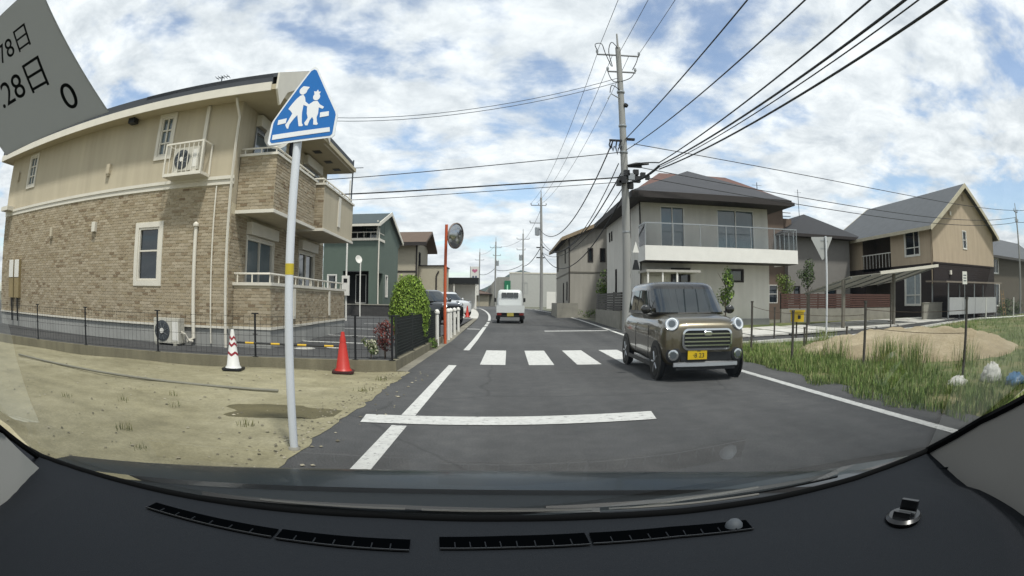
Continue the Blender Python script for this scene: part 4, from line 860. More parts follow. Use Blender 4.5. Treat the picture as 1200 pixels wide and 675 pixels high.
# give-way sign seen from behind
t = thing('give_way_sign', 'grey back of a triangular give-way sign on a white pole by the side lane', 'sign', (10.1, 15.7, .0)); MB().tube([(0, 0, -.1), (0, 0, 3.36)], .035, 10).build('pole', mat('pole_white', '#c9cdd2', .4), t, smooth=True)
MB().prism([(-.58, .045, 3.31), (.32, .045, 3.36), (.3, .045, 3.3), (-.08, .045, 2.62), (-.16, .045, 2.6), (-.58, .045, 3.25)], (0, .006, 0)).build('plate', mat('sign_back', '#a3a5a4', .5, .2, var=.06), t)
for z in (2.95, 3.2): MB().box(-.2, .12, .036, .044, z, z+.03).build('bracket', alu, t)
# field stakes and wire
stakem = mat('rusty_stake', '#4a4640', .8, .2, var=.2, scale=10)
st = [((6.2, 13.5), 1.25, 'dark metal stake nearest the oncoming car'), ((6.3, 11.33), 1.07, 'second dark stake along the field edge from the oncoming car'), ((7.05, 9.29), 1.27, 'tall dark stake in the middle of the field edge'), ((7.5, 6.24), 1.27, 'tall brown stake at the near right end of the field edge'),
      ((9.2, 18.0), 1.08, 'stake at the side lane kerb behind the grass'), ((8.72, 14.9), .52, 'short stake left of the give-way pole'), ((9.1, 15.4), .6, 'short stake beside the yellow box'), ((9.55, 13.6), .55, 'short stake in front of the give-way pole'), ((9.6, 17.0), .62, 'stake carrying the yellow box'), ((14.9, 17.6), 1.1, 'lone stake beyond the sand heap')]
for (x, y), hh, lb in st:
    t = thing('field_stake', lb, 'stake', (x, y, field_z(x, y)), 0, 'stakes around the field'); MB().box(-.022, .022, -.022, .022, -.2, hh).build('shaft', stakem, t); MB().box(-.03, .03, -.03, .03, hh, hh+.04).build('cap', stakem, t)
def sag(a, b, s, n=24):
    a, b = Vector(a), Vector(b); return [a.lerp(b, k/n)-Vector((0, 0, 4*s*(k/n)*(1-k/n))) for k in range(n+1)]
for i, (a, b, z0, z1) in enumerate(((st[0][0], st[1][0], 1.15, 1.0), (st[1][0], st[2][0], 1.0, 1.0), (st[2][0], st[3][0], .75, .72), (st[2][0], st[3][0], 1.1, 1.1))):
    tag(MB().tube(sag((*a, z0), (*b, z1), .04, 10), .007, 4).build('fence_wire', mat('rusty_wire', '#5a4a3c', .8)), ('thin wire between the two stakes nearest the oncoming car', 'thin wire between the second and the middle stake', 'lower thin wire between the middle and the brown stake', 'upper thin wire between the middle and the brown stake')[i], 'wire')
t = thing('yellow_box', 'small yellow box on a stake at the edge of the side lane', 'box', (9.6, 16.95, 0)); MB().box(-.2, .2, -.14, .14, .6, .92).build('case', mat('box_yellow', '#c2a41a', .5), t); MB().box(-.23, .23, -.17, .17, .923, .99).build('lid', mat('box_yellow', '#c2a41a', .5), t); MB().box(-.06, .06, -.146, -.141, .7, .82).build('plate', blackp, t)
# sand heap
m = MB(); ids = []
for i in range(46):
    row = []
    for j in range(40):
        x = 7.3+i*.2; y = 6.5+j*.26; dx, dy = (x-11.2)/4.0, (y-11.6)/4.2; q = max(0, 1-dx*dx-dy*dy)
        z = field_z(x, y)-.06+.54*q**.8+(.05*math.sin(3.1*x+1.3*y)+.04*math.sin(5.7*y-2*x)+.015*math.sin(13*x+7*y))*min(1, q*3)
        row.append(m.P((x, y, z if q > 0 else -.3)))
    ids.append(row)
for a, b in zip(ids, ids[1:]):
    for j in range(39): m.F((a[j], b[j], b[j+1], a[j+1]))
tag(m.build('sand_heap', moundm, None, smooth='all'), 'low wide heap of pale tan sand in the grassy field', 'sand heap')
# white rubble bags and blue sheet
def lump(name, lb, cat, c, rad, mt, seed):
    r_ = random.Random(seed); m = MB(); n, k = 14, 8; ph = [r_.uniform(0, 6) for _ in range(6)]
    rows = []
    for j in range(k+1):
        f = math.pi*j/k*.52; rows.append([(c[0]+rad[0]*math.sin(f+.02)*math.cos(2*math.pi*i/n)*(1+.22*math.sin(3*i+ph[j % 6])), c[1]+rad[1]*math.sin(f+.02)*math.sin(2*math.pi*i/n)*(1+.2*math.sin(2*i+ph[(j+2) % 6])), c[2]+rad[2]*math.cos(f)*(1+.18*math.sin(i*2.2+ph[j % 6]*j))) for i in range(n)])
    m.loft(rows); o = m.build(name, mt, None, smooth='all'); return tag(o, lb, cat)
bagm = mat('white_bag', '#b9b8b0', .8, var=.25, scale=14, bump=.8, bscale=18)
lump('white_bag', 'crumpled white bag lying in the grass by the brown stake', 'bag', (7.6, 5.4, -.02), (.28, .26, .27), bagm, 1); lump('white_bag', 'small flat white bag in the grass left of the brown stake', 'bag', (6.75, 5.75, -.02), (.3, .16, .13), bagm, 2)
lump('blue_sheet', 'crumpled blue plastic sheet in the grass at the right edge', 'sheet', (7.75, 4.75, -.02), (.3, .26, .15), mat('blue_plastic', '#416a8c', .4, var=.2, scale=12, bump=.5, bscale=15), 3)
# grass
r = random.Random(5); pts = []; GC = ['#5c7434', '#6b833e', '#7a8f4a', '#4d632b', '#88945a', '#647a3c', '#8f9060']
while len(pts) < 26000:
    y = r.uniform(1.2, 17.5); e = 4.75+.25*math.sin(y*.8)+.12*math.sin(y*3.1); x = e+abs(r.gauss(0, 1))*1.7
    if x > 12 or y > curb_y(x)-.3: continue
    dx, dy = (x-11.2)/4.0, (y-11.6)/4.2
    if dx*dx+dy*dy < .55 and r.random() < .93: continue
    if y < 1.2+r.random(): continue
    if math.sin(x*3.3+y*1.1)*math.sin(y*2.7-x) < -.55: continue
    pts.append((x, y, field_z(x, y)-.03))
m = MB(); blades(m, pts, .04, .23, GC, r, .014)
pts = []
while len(pts) < 9000:
    x, y = r.uniform(9, 32), r.uniform(4, 21)
    dx, dy = (x-11.2)/4.0, (y-11.6)/4.2
    if dx*dx+dy*dy < .9 or y > curb_y(x)-.3: continue
    pts.append((x, y, field_z(x, y)-.03))
blades(m, pts, .06, .2, GC, r, .025)
pts = []
for cx, cy, n in ((7.9, 9.5, 200), (8.3, 8.8, 160), (6.9, 10.4, 120), (9.0, 14.2, 160), (7.2, 7.6, 120), (8.8, 7.2, 100)): pts += [(cx+r.gauss(0, .22), cy+r.gauss(0, .22), -.03) for _ in range(n)]
blades(m, pts, .3, .7, GC+['#8a8a4a'], r, .012)
tag(m.build('grass', grassm, fixn=False), 'tall green grass along the edge of the field', 'grass', kind='stuff')
# trees and bushes on the right
tree('young_tree', 'young leafy tree in front of the pale house wall', 'tree', (9.3, 23.2, .1), 2.75, (.5, .5, .95), 12, 900, .13, GR+DG, 3, .035)
tree('garden_bush', 'green bush behind the louvred boundary wall', 'bush', (6.1, 36, .3), 3.0, (.8, .9, 1.1), 12, 1500, .14, DG+GR, 4, .05)
tree('clipped_pine', 'small clipped pine tree beside the dark-roofed house', 'tree', (16.6, 28, 0), 3.6, (.75, .7, .8), 8, 1100, .12, DG, 6, .06)
tree('light_tree', 'small light green tree left of the clipped pine', 'tree', (15.0, 28, 0), 2.9, (.7, .6, .8), 9, 900, .12, ['#62752f', '#74863c', '#56682b'], 8, .04)
t = thing('low_hedge', 'low green hedge at the foot of the grey house', 'hedge', (6.0, 39.4, h(39))); m = MB()
for k in range(20): foliage(m, (r.uniform(-1.3, 1.5), r.uniform(-.2, .3), r.uniform(.1, .4)), (.3, .25, .18), 60, .1, DG+GR, r)
m.build('crown', leafm, t, fixn=False)
t = thing('hedge', 'dark green hedge by the far right house', 'hedge', (33.5, 22.5, .1)); m = MB()
for k in range(40): foliage(m, (r.uniform(-1.2, 3.5), r.uniform(-.3, .3), r.uniform(.1, 1.0)), (.4, .3, .3), 50, .14, DG, r)
m.build('crown', leafm, t, fixn=False)

# ------------------------------------------------------------------ left, further on: green house, tan house, shops, far buildings
t = thing('retaining_wall', 'dark stone retaining wall below the green house', 'wall', (-20, 36, .1)); MB().box(0, 13.0, 0, .3, 0, .82).build('face', mat('dark_stone', '#3e3d3c', .9, var=.3, scale=5, bump=.6, bscale=14), t); MB().box(-.02, 13.03, -.04, .33, .82, .88).build('coping', concrete, t)
m = MB(); m.poly([(-20, 36.3, .9), (-6.9, 36.3, .9), (-6.9, 62, .95), (-20, 62, .95)]); m.prism([(-7.0, 36.3, .1), (-6.9, 36.3, .1), (-6.9, 62, .1), (-7.0, 62, .1)], (0, 0, .79)); tag(m.build('terrace', asphalt_lot), kind='structure')
gn = thing('green_house', 'dark green house with white balcony rail and grey gabled roof beyond the apartment', 'house', (-12.9, 38, .9))
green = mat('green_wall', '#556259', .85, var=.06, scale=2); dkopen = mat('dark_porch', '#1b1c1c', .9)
FN = face(0, 0, 0, 0)
wall(FN, 0, 4.0, 0, 4.5, [(.4, 1.0, .7, 2.0), (1.5, 3.4, 0, 2.3)], depth=.9).build('wall', green, gn)
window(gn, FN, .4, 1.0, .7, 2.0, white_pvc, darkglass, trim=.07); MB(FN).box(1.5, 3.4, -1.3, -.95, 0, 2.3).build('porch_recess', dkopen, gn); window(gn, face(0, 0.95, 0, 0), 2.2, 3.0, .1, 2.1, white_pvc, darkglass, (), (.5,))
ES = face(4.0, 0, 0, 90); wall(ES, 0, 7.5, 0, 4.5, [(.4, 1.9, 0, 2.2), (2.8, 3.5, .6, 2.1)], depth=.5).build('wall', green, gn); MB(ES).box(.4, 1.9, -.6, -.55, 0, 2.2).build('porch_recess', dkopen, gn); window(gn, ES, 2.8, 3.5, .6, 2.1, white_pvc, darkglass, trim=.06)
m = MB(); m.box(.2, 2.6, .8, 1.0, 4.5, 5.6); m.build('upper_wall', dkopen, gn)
wall(face(0, 2.0, 0, 0), 0, 4.0, 4.5, 5.7, [(2.6, 3.8, 4.6, 5.5)]).build('wall', green, gn); window(gn, face(0, 2.0, 0, 0), 2.6, 3.8, 4.6, 5.5, white_pvc, greyglass, (.5,))
wall(face(4.0, 2.0, 0, 90), 0, 6, 4.5, 5.7).build('wall', green, gn)
m = MB(); m.box(-.05, 4.08, -.08, .1, 4.38, 4.55); m.box(3.9, 4.08, .1, 2.0, 4.38, 4.55); m.build('balcony_ledge', white_trim, gn)
m = MB(); m.tube([(0, 0, 4.95), (3.98, 0, 4.95), (3.98, 2, 4.95)], .035, 5); m.build('balcony_rail', white_trim, gn)
for k in range(9): x = .05+.49*k; MB().tube([(x, 0, 4.53), (x, 0, 4.95)], .022, 5).build('baluster', white_trim, gn)
for x in (1.6, 3.9): MB().box(x, x+.1, .0, .1, 4.55, 5.75).build('balcony_post', white_trim, gn)
gable_roof(gn, -1, 5.1, -.5, 8.2, 5.35, 1.55, .14, wave_mat('green_grey_roof', '#3b4547', 'Y', 1.2, .4), white_trim, 'y') if 0 else None
m = MB(); RG = wave_mat('green_grey_roof', '#3b4547', 'Z', 1.4, .4)
slab(m, [(-1, -.5, 5.5), (4.2, -.5, 5.5), (4.2, 3.4, 6.75), (-1, 3.4, 6.75)], .12); slab(m, [(-1, 3.4, 6.75), (4.2, 3.4, 6.75), (4.2, 8.4, 5.0), (-1, 8.4, 5.0)], .12); g_ = m.build('roof', RG, gn)
m = MB(); m.prism([(4.2, -.55, 5.54), (4.2, 3.4, 6.82), (4.2, 3.4, 6.55), (4.2, -.55, 5.28)], (.06, 0, 0)); m.prism([(4.2, 3.4, 6.82), (4.2, 8.5, 5.04), (4.2, 8.5, 4.78), (4.2, 3.4, 6.55)], (.06, 0, 0)); m.box(-1, 4.26, -.62, -.56, 5.3, 5.46); m.build('verge_board', white_trim, g_)
m = MB(face(3.98, 0, 0, 90)); m.poly([(0, .0, 4.6), (7.5, 0, 4.6), (7.5, 0, 5.2), (3.4, 0, 6.6), (0, 0, 5.45)]); m.build('gable_wall', green, gn)
MB().tube([(4.1, -.05, 5.2), (4.1, -.05, .0)], .05, 6).build('downpipe', white_trim, gn)
t = thing('dish_pole', 'thin white pole carrying a small round dish by the green house', 'pole', (-9.2, 34.6, .2)); MB().tube([(0, 0, 0), (0, 0, 3.4)], .04, 8).build('pole', white_pvc, t); MB().lathe([(.0, -.07), (.13, -.05), (.25, .0), (.26, .0), (.13, -.06), (.0, -.08)], (-.1, -.08, 3.55), (.75, -.6, .25), 18).build('reflector', white_pvc, t, smooth=True)
t = thing('meter_pole', 'tall thin white pole with a white meter box by the apartment terrace', 'pole', (-8.2, 28.0, .15)); MB().tube([(0, 0, 0), (0, 0, 7.2)], .045, 8).build('pole', white_pvc, t); MB().box(-.2, .2, -.16, -.05, 1.3, 2.3).build('meter_box', white_pvc, t); MB().box(-.1, .1, -.17, -.162, 1.95, 2.15).build('dial', blackp, t)
tn = thing('tan_house', 'tan two-storey house with brown roof behind the round shrub', 'house', (-13.5, 51, .6))
cream = mat('cream_wall', '#a39c8a', .9, var=.05); brroof = wave_mat('brown_roof', '#594a3e', 'Z', 1.2, .35)
wall(face(0, 0, 0, 0), 0, 5.3, 0, 5.9).build('wall', cream, tn); wall(face(5.3, 0, 0, 90), 0, 7, 0, 5.9, [(1.0, 2.0, 3.6, 5.0)]).build('wall', cream, tn); window(tn, face(5.3, 0, 0, 90), 1.0, 2.0, 3.6, 5.0, dkfascia, darkglass, trim=.05)
m = MB(); m.box(-.02, 5.32, -.04, -.003, 3.15, 3.3); m.box(5.2, 5.34, -.05, -.003, 0, 5.8); m.build('trim_board', dkfascia, tn)
m = MB(); slab(m, [(-1, -.7, 5.8), (6.2, -.7, 5.8), (6.2, 3.5, 7.2), (-1, 3.5, 7.2)], .22); slab(m, [(-1, 3.5, 7.2), (6.2, 3.5, 7.2), (6.2, 7.8, 5.6), (-1, 7.8, 5.6)], .22); m.build('roof', brroof, tn)
m = MB(); m.box(-1, 6.25, -.78, -.71, 5.48, 5.8); m.build('fascia', dkfascia, tn)
m = MB(); m.box(5.32, 7.6, 1.0, 6, 0, 3.75); wg = m.build('side_wing', cream, tn); MB().box(5.3, 7.7, .9, 6.1, 3.75, 3.85).build('wing_cap', dkfascia, wg); MB().tube([(7.2, .94, 3.3), (7.0, .94, 2.9), (7.0, .94, .1)], .07, 6).build('downpipe', dkfascia, wg)
FT_ = ['#3c4a3a', '#465442', '#516048', '#35422f']
for i, (x, y, hh) in enumerate(((-11, 82, 4.2), (-6.6, 90, 3.6), (-17, 78, 5.0), (9.5, 72, 5.2))): tree('distant_tree', ('distant dark tree left of the banner', 'distant small tree right behind the banner', 'distant tall tree above the tan house wing', 'distant tree beyond the grey house')[i], 'tree', (x, y, .4), hh, (1.3, 1.3, 1.3), 10, 900, .3, FT_, 60+i, .1, 'distant trees')
# shop canopy, banner, small roofs, white hall, hill
t = thing('shop_canopy', 'flat black shop canopy on posts at the forecourt', 'canopy', (-8.0, 58, h(58))); MB().box(0, 5.0, 0, 3, 2.5, 3.1).build('roof', blackp, t)
for x in (.2, 2.5, 4.7): MB().box(x, x+.12, .1, .22, 0, 2.5).build('post', white_pvc, t)
MB().box(0, 4.6, 2.9, 3.0, 0, 2.5).build('shop_front', whiteband, t)
t = thing('banner', 'tall white vertical banner with a pink heart beside the road', 'banner', (-3.6, 62, h(62))); bm = MB().box(-.45, .45, -.03, .03, 1.4, 4.4).build('sheet', white_pvc, t); MB().tube([(-.48, 0, 0), (-.48, 0, 4.45)], .03, 6).build('pole', alu, t); MB().tube([(.48, 0, 0), (.48, 0, 4.45)], .03, 6).build('pole', alu, t)
hp = [(.28*math.sin(a)**3*1.05, .24*(.8125*math.cos(a)-.3125*math.cos(2*a)-.125*math.cos(3*a)-.0625*math.cos(4*a))) for a in [2*math.pi*k/28 for k in range(28)]]
MB().prism([(x, -.034, 3.95+z) for x, z in hp], (0, -.006, 0)).build('heart', mat('pink', '#b56a86', .6), bm)
for k in range(5):
    for x in (-.16, .14): MB().box(x-.09, x+.09, -.04, -.034, 1.65+.38*k, 1.9+.38*k).build('character', mat('print_navy', '#4a5670', .6), bm)
for i, (x, y, w_, z, hh, c) in enumerate(((-14, 88, 7, 2.3, .8, '#4c4a4a'), (-8.2, 94, 5, 2.1, .8, '#5a4a40'), (-24, 84, 8, 3.5, 1.2, '#45474b'))):
    t = thing('distant_house', ('distant low house with grey roof beyond the shop canopy', 'distant low house with brown roof behind the banner', 'distant larger house with slate roof behind the tan house')[i], 'house', (x, y, .4), 0, 'distant houses'); wall(face(0, 0, 0, 0), 0, w_, 0, z, [(w_*.3, w_*.5, 1, 2.2)]).build('wall', cream, t); wall(face(w_, 0, 0, 90), 0, 6, 0, z).build('wall', cream, t); window(t, face(0, 0, 0, 0), w_*.3, w_*.5, 1, 2.2, white_pvc, darkglass); hip_roof(t, -.5, w_+.5, -.5, 6.5, z, hh, .15, mat('far_roof%d' % i, c, .8), dkfascia, 'x')
t = thing('white_hall', 'white flat hall with a sloping end wall where the road bends away', 'building', (-4.3, 98, .4)); hallm = mat('hall_white', '#a8a8a3', .85, var=.05)
m = MB(); m.prism([(0, 0, 0), (4.4, 0, 0), (4.4, 0, 4.9), (2.4, 0, 4.9), (.0, 0, 2.0)], (0, 8, 0)); m.build('sloped_end', mat('hall_grey', '#85857f', .9), t)
hw = [(2.0, 2.9, 2.2, 4.0), (9.0, 11.0, 2.2, 3.6)]; wall(face(4.4, -.02, 0, 0), 0, 14, 0, 5.6, hw).build('wall', hallm, t)
for q in hw: window(t, face(4.4, -.02, 0, 0), *q, alu, darkglass, (.5,))
MB().box(4.4, 18.4, 0, 8, 0, 5.5).build('hall_body', hallm, t); MB().box(4.3, 18.5, -.08, -.03, 5.5, 5.7).build('parapet', white_trim, t)
gs = MB(face(4.4, -.02, 0, 0)).box(-.85, .15, .02, .12, 2.2, 4.3).build('shop_sign', mat('sign_green', '#1d6b4c', .5), t); MB(face(4.4, -.02, 0, 0)).box(-.45, -.25, .125, .14, 2.6, 3.6).build('sign_mark', mat('sign_mint', '#9fdcb9', .5), gs)
t = thing('site_fence', 'pale panel fence with blue sheeting beside the far pole', 'fence', (4.0, 66, h(66)))
for k in range(6): MB().box(.2+1.05*k, 1.2+1.05*k, 0, .06, 0, 1.9).build('panel', whiteband if k != 4 else mat('site_blue', '#56708c', .6), t)
m = MB(); ids = []
for i in range(50):
    x = -260+i*10; hh = max(0, 27*math.exp(-((x-10)/38)**2)+9*math.exp(-((x+120)/60)**2)+2*math.sin(x*.11)+1.3*math.sin(x*.31)); ids.append([m.P((x, 420, 0)), m.P((x, 450, hh*.75+.8*math.sin(x*.9))), m.P((x, 520, hh)), m.P((x, 640, 0))])
for a, b in zip(ids, ids[1:]):
    for j in range(3): m.F((a[j], b[j], b[j+1], a[j+1]))
tag(m.build('hill', mat('wooded_hill', '#3f4c4a', .95, var=.35, scale=.12, bump=1, bscale=.3), smooth='all'), kind='structure')

# ------------------------------------------------------------------ utility poles and cables
insul = mat('insulator', '#9fa3a6', .3)
def crossarm(t, z, half, ang, off=0., n=3, r_=.045, ins=True):
    c, s_ = math.cos(ang), math.sin(ang); A = Vector((c*(-half+off), s_*(-half+off), z)); B = Vector((c*(half+off), s_*(half+off), z)); a = MB().tube([A, B], r_, 5).build('crossarm', mat('galvanised_arm', '#6d7073', .6, .4), t)
    if ins:
        for k in range(n):
            p = A.lerp(B, k/(n-1)); MB().lathe([(.02, 0), (.05, .03), (.05, .07), (.07, .09), (.05, .13), (.06, .16), (.02, .2)], p+Vector((0, 0, .04)), n=8).build('insulator', insul, a)
    return a
def pole(lb, x, y, hgt, arms, r0=.17, lean=(0, 0), extra=None, z0=None):
    t = thing('utility_pole', lb, 'utility pole', (x, y, h(y) if z0 is None else z0), 0, 'utility poles'); MB().tube([(0, 0, -.3), (lean[0]*.5, lean[1]*.5, hgt*.5), (lean[0], lean[1], hgt-.5), (lean[0], lean[1], hgt-.45), (lean[0], lean[1], hgt+.25)], [r0, r0*.82, r0*.62, .05, .035], 14).build('shaft', pole_conc, t, smooth=True)
    for a in arms: crossarm(t, *a)
    return t
mp = pole('tall concrete utility pole behind the oncoming car, carrying most cables', 4.75, 23, 13.0, [(12.1, .95, -.05), (11.25, .62, -.05, .1, 2)], .19)
for z, w_ in ((8.05, .5), (6.85, .75)):
    MB().box(-.12, w_, -.08, .08, z-.04, z+.04).build('bracket', black_metal, mp)
for z in (10.2, 8.6, 7.4, 6.3, 4.0): MB().lathe([(.175, 0), (.18, .02), (.18, .06), (.175, .08)], (0, 0, z), n=14).build('band', alu, mp)
MB().tube([(.15, -.1, 6.85), (.5, -.1, 6.93), (1.05, -.1, 6.98)], [.05, .08, .05], 8).build('cable_closure', blackp, mp, smooth=True)
MB().box(-.62, .12, -.12, -.04, 7.9, 7.98).build('bracket', black_metal, mp)
for pts in ([(-.95, 0, 12.3), (-1.05, -.1, 12.55), (-.75, -.1, 12.6), (-.6, 0, 12.2), (-.35, 0, 11.5)], [(0, -.1, 12.4), (-.3, -.15, 12.7), (-.45, -.1, 12.2), (-.3, 0, 11.5)], [(.95, 0, 12.3), (.8, -.1, 11.8), (.6, 0, 11.4)], [(.7, 0, 11.3), (.4, -.1, 10.9), (-.3, -.1, 10.7), (-.55, 0, 11.3)], [(-.05, -.1, 10.3), (-.4, -.15, 10.5), (-.5, -.1, 10.15)]):
    q_ = []
    for k in range(13):
        f = k/12*(len(pts)-1); i_ = min(int(f), len(pts)-2); g_ = f-i_; P0, P1, P2, P3 = [Vector(pts[max(0, min(len(pts)-1, i_+d))]) for d in (-1, 0, 1, 2)]; q_.append(.5*((2*P1)+(P2-P0)*g_+(2*P0-5*P1+4*P2-P3)*g_*g_+(3*P1-P0-3*P2+P3)*g_**3))
    MB().tube(q_, .02, 5).build('jumper_wire', cablem, mp, smooth='all')
for (x, y, z, rx, rz_) in ((-.3, -.1, 7.62, .06, .6), (-.48, -.1, 7.68, .06, .45), (-.15, -.1, 7.7, .05, .4), (-.58, -.1, 7.72, .05, .35)): MB().tube([(x, y, z+rz_/2), (x-.06, y, z), (x, y, z-rz_/2), (x+.06, y, z)], .03, 6).build('cable_loop', blackp, mp)
for (x, z, s_) in ((-.15, 6.2, .3), (.25, 6.35, .28), (.5, 6.25, .25), (.2, 5.95, .22), (.75, 6.45, .2), (-.3, 6.05, .2), (.45, 6.55, .22), (.95, 6.35, .16), (.05, 6.5, .24)): MB().box(x-s_/2, x+s_/2, -.28, -.05, z-s_/2, z+s_/2).build('junction_box', blackp if x != .25 else alu, mp)
MB().tube([(-.1, -.1, 9.9), (-.45, -.1, 10.1), (-.6, -.1, 9.85)], .025, 6).build('lamp_bracket', alu, mp); MB().lathe([(.03, 0), (.1, .05), (.1, .16), (.03, .2)], (.12, -.1, 9.5), (.5, 0, .8), 10).build('switch', blackp, mp)
for z in [2+.45*k for k in range(18)]: MB().tube([(.12 if k % 2 else -.12, -.1, z), (.3 if k % 2 else -.3, -.1, z)], .01, 4).build('step_bolt', alu, mp) if 0 else None
t = thing('pole_notice', 'black and white triangular notice on the tall utility pole', 'sign', (4.95, 22.75, 0)); MB().prism([(0, 0, 3.25), (.28, 0, 3.25), (.14, 0, 3.7)], (0, .02, 0)).build('plate', white_pvc, t); MB().prism([(-.02, 0, 2.55), (.3, 0, 2.55), (.2, 0, 2.95), (.08, 0, 2.95)], (0, .02, 0)).build('tag', blackp, t)
p2 = pole('second utility pole with transformer drums up the right side of the road', 3.1, 57, 11.6, [(10.3, .75, 0, -.25), (8.5, .55, 0, -.55, 2)], .17)
for x in (-.4, ): MB().lathe([(.05, 0), (.24, .05), (.24, .75), (.2, .85)], (x, -.1, 7.2), n=14).build('transformer', alu, p2)
for z in (6.0, 5.0): MB().box(-.5, .3, -.08, .08, z, z+.1).build('bracket', black_metal, p2)
p3 = pole('third utility pole in front of the white hall', 2.0, 86, 11.2, [(9.9, .9, 0), (8.3, .6, 0, -.3, 2)], .16); MB().lathe([(.05, 0), (.25, .05), (.25, .8), (.2, .9)], (-.35, -.1, 6.7), n=12).build('transformer', alu, p3)
p4 = pole('fourth utility pole near the sloping end of the white hall', -2.2, 96, 11, [(9.5, .9, 0), (8.2, .6, 0, .2, 2)], .16); MB().lathe([(.05, 0), (.25, .05), (.25, .8), (.2, .9)], (.3, -.1, 6.5), n=12).build('transformer', alu, p4)
p5 = pole('farthest utility pole behind the heart banner', -5.6, 112, 10.6, [(8.6, .8, 0)], .16)
p6 = pole('thin grey utility pole at the right edge of the view', 36.0, 22, 7.8, [(7.4, .35, 0, 0, 2), (6.7, .3, 0, 0, 2)], .12, z0=.1)
def cable(lb, pts, r_, mt=cablem, grp=None):
    return tag(MB().tube(pts, r_, 5, cap=False).build('overhead_cable', mt, None, smooth='all'), lb, 'cable', grp)
def thru(a, b, ty, tz, n=40):
    """from a to b, sagging so that the cable is tz high where its y is ty"""
    a, b = Vector(a), Vector(b); f = (ty-a.y)/(b.y-a.y); s_ = (a.z+(b.z-a.z)*f-tz)/(4*f*(1-f)); return sag(a, b, s_, n)
E_ = -14
for i, (xa, xb) in enumerate(((3.8, 3.7), (4.8, 5.1), (5.7, 6.3))):
    cable(('left', 'middle', 'right')[i]+'most of the three thin power lines rising from the top crossarm over the road' if i != 1 else 'middle one of the three thin power lines rising from the top crossarm', thru((xa, 23, 12.3), (xb, E_, 12.4), 12, 11.75), .012, wirem)
for lb, a, b, ty, tz, r_ in (('cable climbing from mid pole, first right of the three thin power lines', (4.8, 22.9, 8.05), (5.6, E_, 9.2), 9.8, 7.75, .02), ('twisted service cable climbing from the tall pole, second right of the thin power lines', (4.85, 22.9, 7.6), (5.6, E_, 7.9), 7.3, 6.55, .018),
        ('upper of the thick black cables crossing the sky to the right', (5.55, 20.3, 6.45), (5.4, E_, 7.0), 6, 5.85, .02), ('second thick black cable crossing the sky to the right', (5.5, 20.3, 6.32), (5.5, E_, 6.6), 5, 5.45, .026), ('third black cable crossing the sky, thinner than its neighbours', (5.52, 20.3, 6.26), (5.6, E_, 6.5), 5, 5.35, .014), ('lowest thick black cable crossing the sky to the right', (5.55, 20.3, 6.2), (5.75, E_, 6.3), 4.5, 5.15, .025)):
    cable(lb, thru(a, b, ty, tz), r_)
cable('thick bundle of black cable between the tall pole and the cable junction beside it', sag((4.85, 22.85, 6.15), (5.53, 20.25, 6.3), .12, 8), .05); cable('thinner curved cable just above the thick bundle beside the tall pole', sag((4.85, 22.85, 6.9), (5.55, 20.3, 6.45), -.05, 8), .025)
# up the road to the next poles
for i, dx in enumerate((-.95, -.25, .5)): cable(('left', 'middle', 'right')[i]+' thin power line between the top crossarms of the first two poles', sag((4.75+min(dx, .95), 23, 12.2), (2.85+dx*.75, 57, 10.55+h(57)), 1.0), .012, wirem)
for i, (za, zb, s_, dx) in enumerate(((8.0, 7.9, 2.1, -.4), (7.0, 7.0, 2.4, -.2), (6.6, 6.4, 1.9, -.1), (6.2, 5.6, 1.5, .1), (6.1, 5.5, 2.4, .2))): cable(('highest', 'second', 'third', 'fourth', 'lowest')[i]+' of the dark cables sagging from the tall pole up the road', sag((4.7+dx, 23, za), (3.1+dx*.5, 57, zb+h(57)), s_), .022 if i % 2 else .03)
for (pa, pb, nm) in (((3.1, 57, h(57)), (2.0, 86, .5), 'second and third poles'), ((2.0, 86, .5), (-2.2, 96, .5), 'third and fourth poles'), ((-2.2, 96, .5), (-5.6, 112, .5), 'fourth and farthest poles')):
    for k, (z, lbk) in enumerate(((10., 'upper power line'), (6.2, 'lower dark cable'))): cable(lbk+' between the '+nm, sag((pa[0], pa[1], pa[2]+z), (pb[0], pb[1], pb[2]+z-.3), .5), .02 if k == 0 else .04, wirem if k == 0 else cablem)
# across the road to the left
cable('upper of the twin lines crossing left from the pole top above the apartment', thru((4.3, 23, 11.2), (-16, 22.5, 11.4), 22.93, 9.1) if 0 else sag((4.72, 22.95, 11.0), (-14, 23, 10.6), 1.75), .014, wirem); cable('lower of the twin lines crossing left from the pole top above the apartment', sag((4.72, 22.95, 10.8), (-14, 23, 10.4), 1.7), .014, wirem)
for x in (-6, -1.5): pass
cable('single cable crossing left from the pole at middle height', sag((4.7, 22.9, 7.5), (-14, 23, 6.5), .55), .018); cable('thick cable crossing left low from the pole to beyond the apartment', sag((4.7, 22.9, 6.4), (-14, 23, 5.9), .45), .03); cable('thin cable just under the thick one crossing left from the pole', sag((4.7, 22.9, 6.2), (-14, 23, 5.6), .45), .014)
# to the right past the houses
for i, (za, zb, s_) in enumerate(((7.9, 7.6, .9), (6.9, 7.1, 1.2), (6.5, 6.75, 1.15))): cable(('upper', 'middle', 'lower')[i]+' cable running right past the house roofs to the thin grey pole', sag((5.2, 22.95, za), (35.9, 22, zb), s_), .018)
for i, (za, zb) in enumerate(((7.6, 8.6), (6.75, 7.4))): cable(('upper', 'lower')[i]+' cable leaving the thin grey pole at the right edge', [(36, 22, za), (46, 19, zb), (60, 15, zb+1.5)], .018)

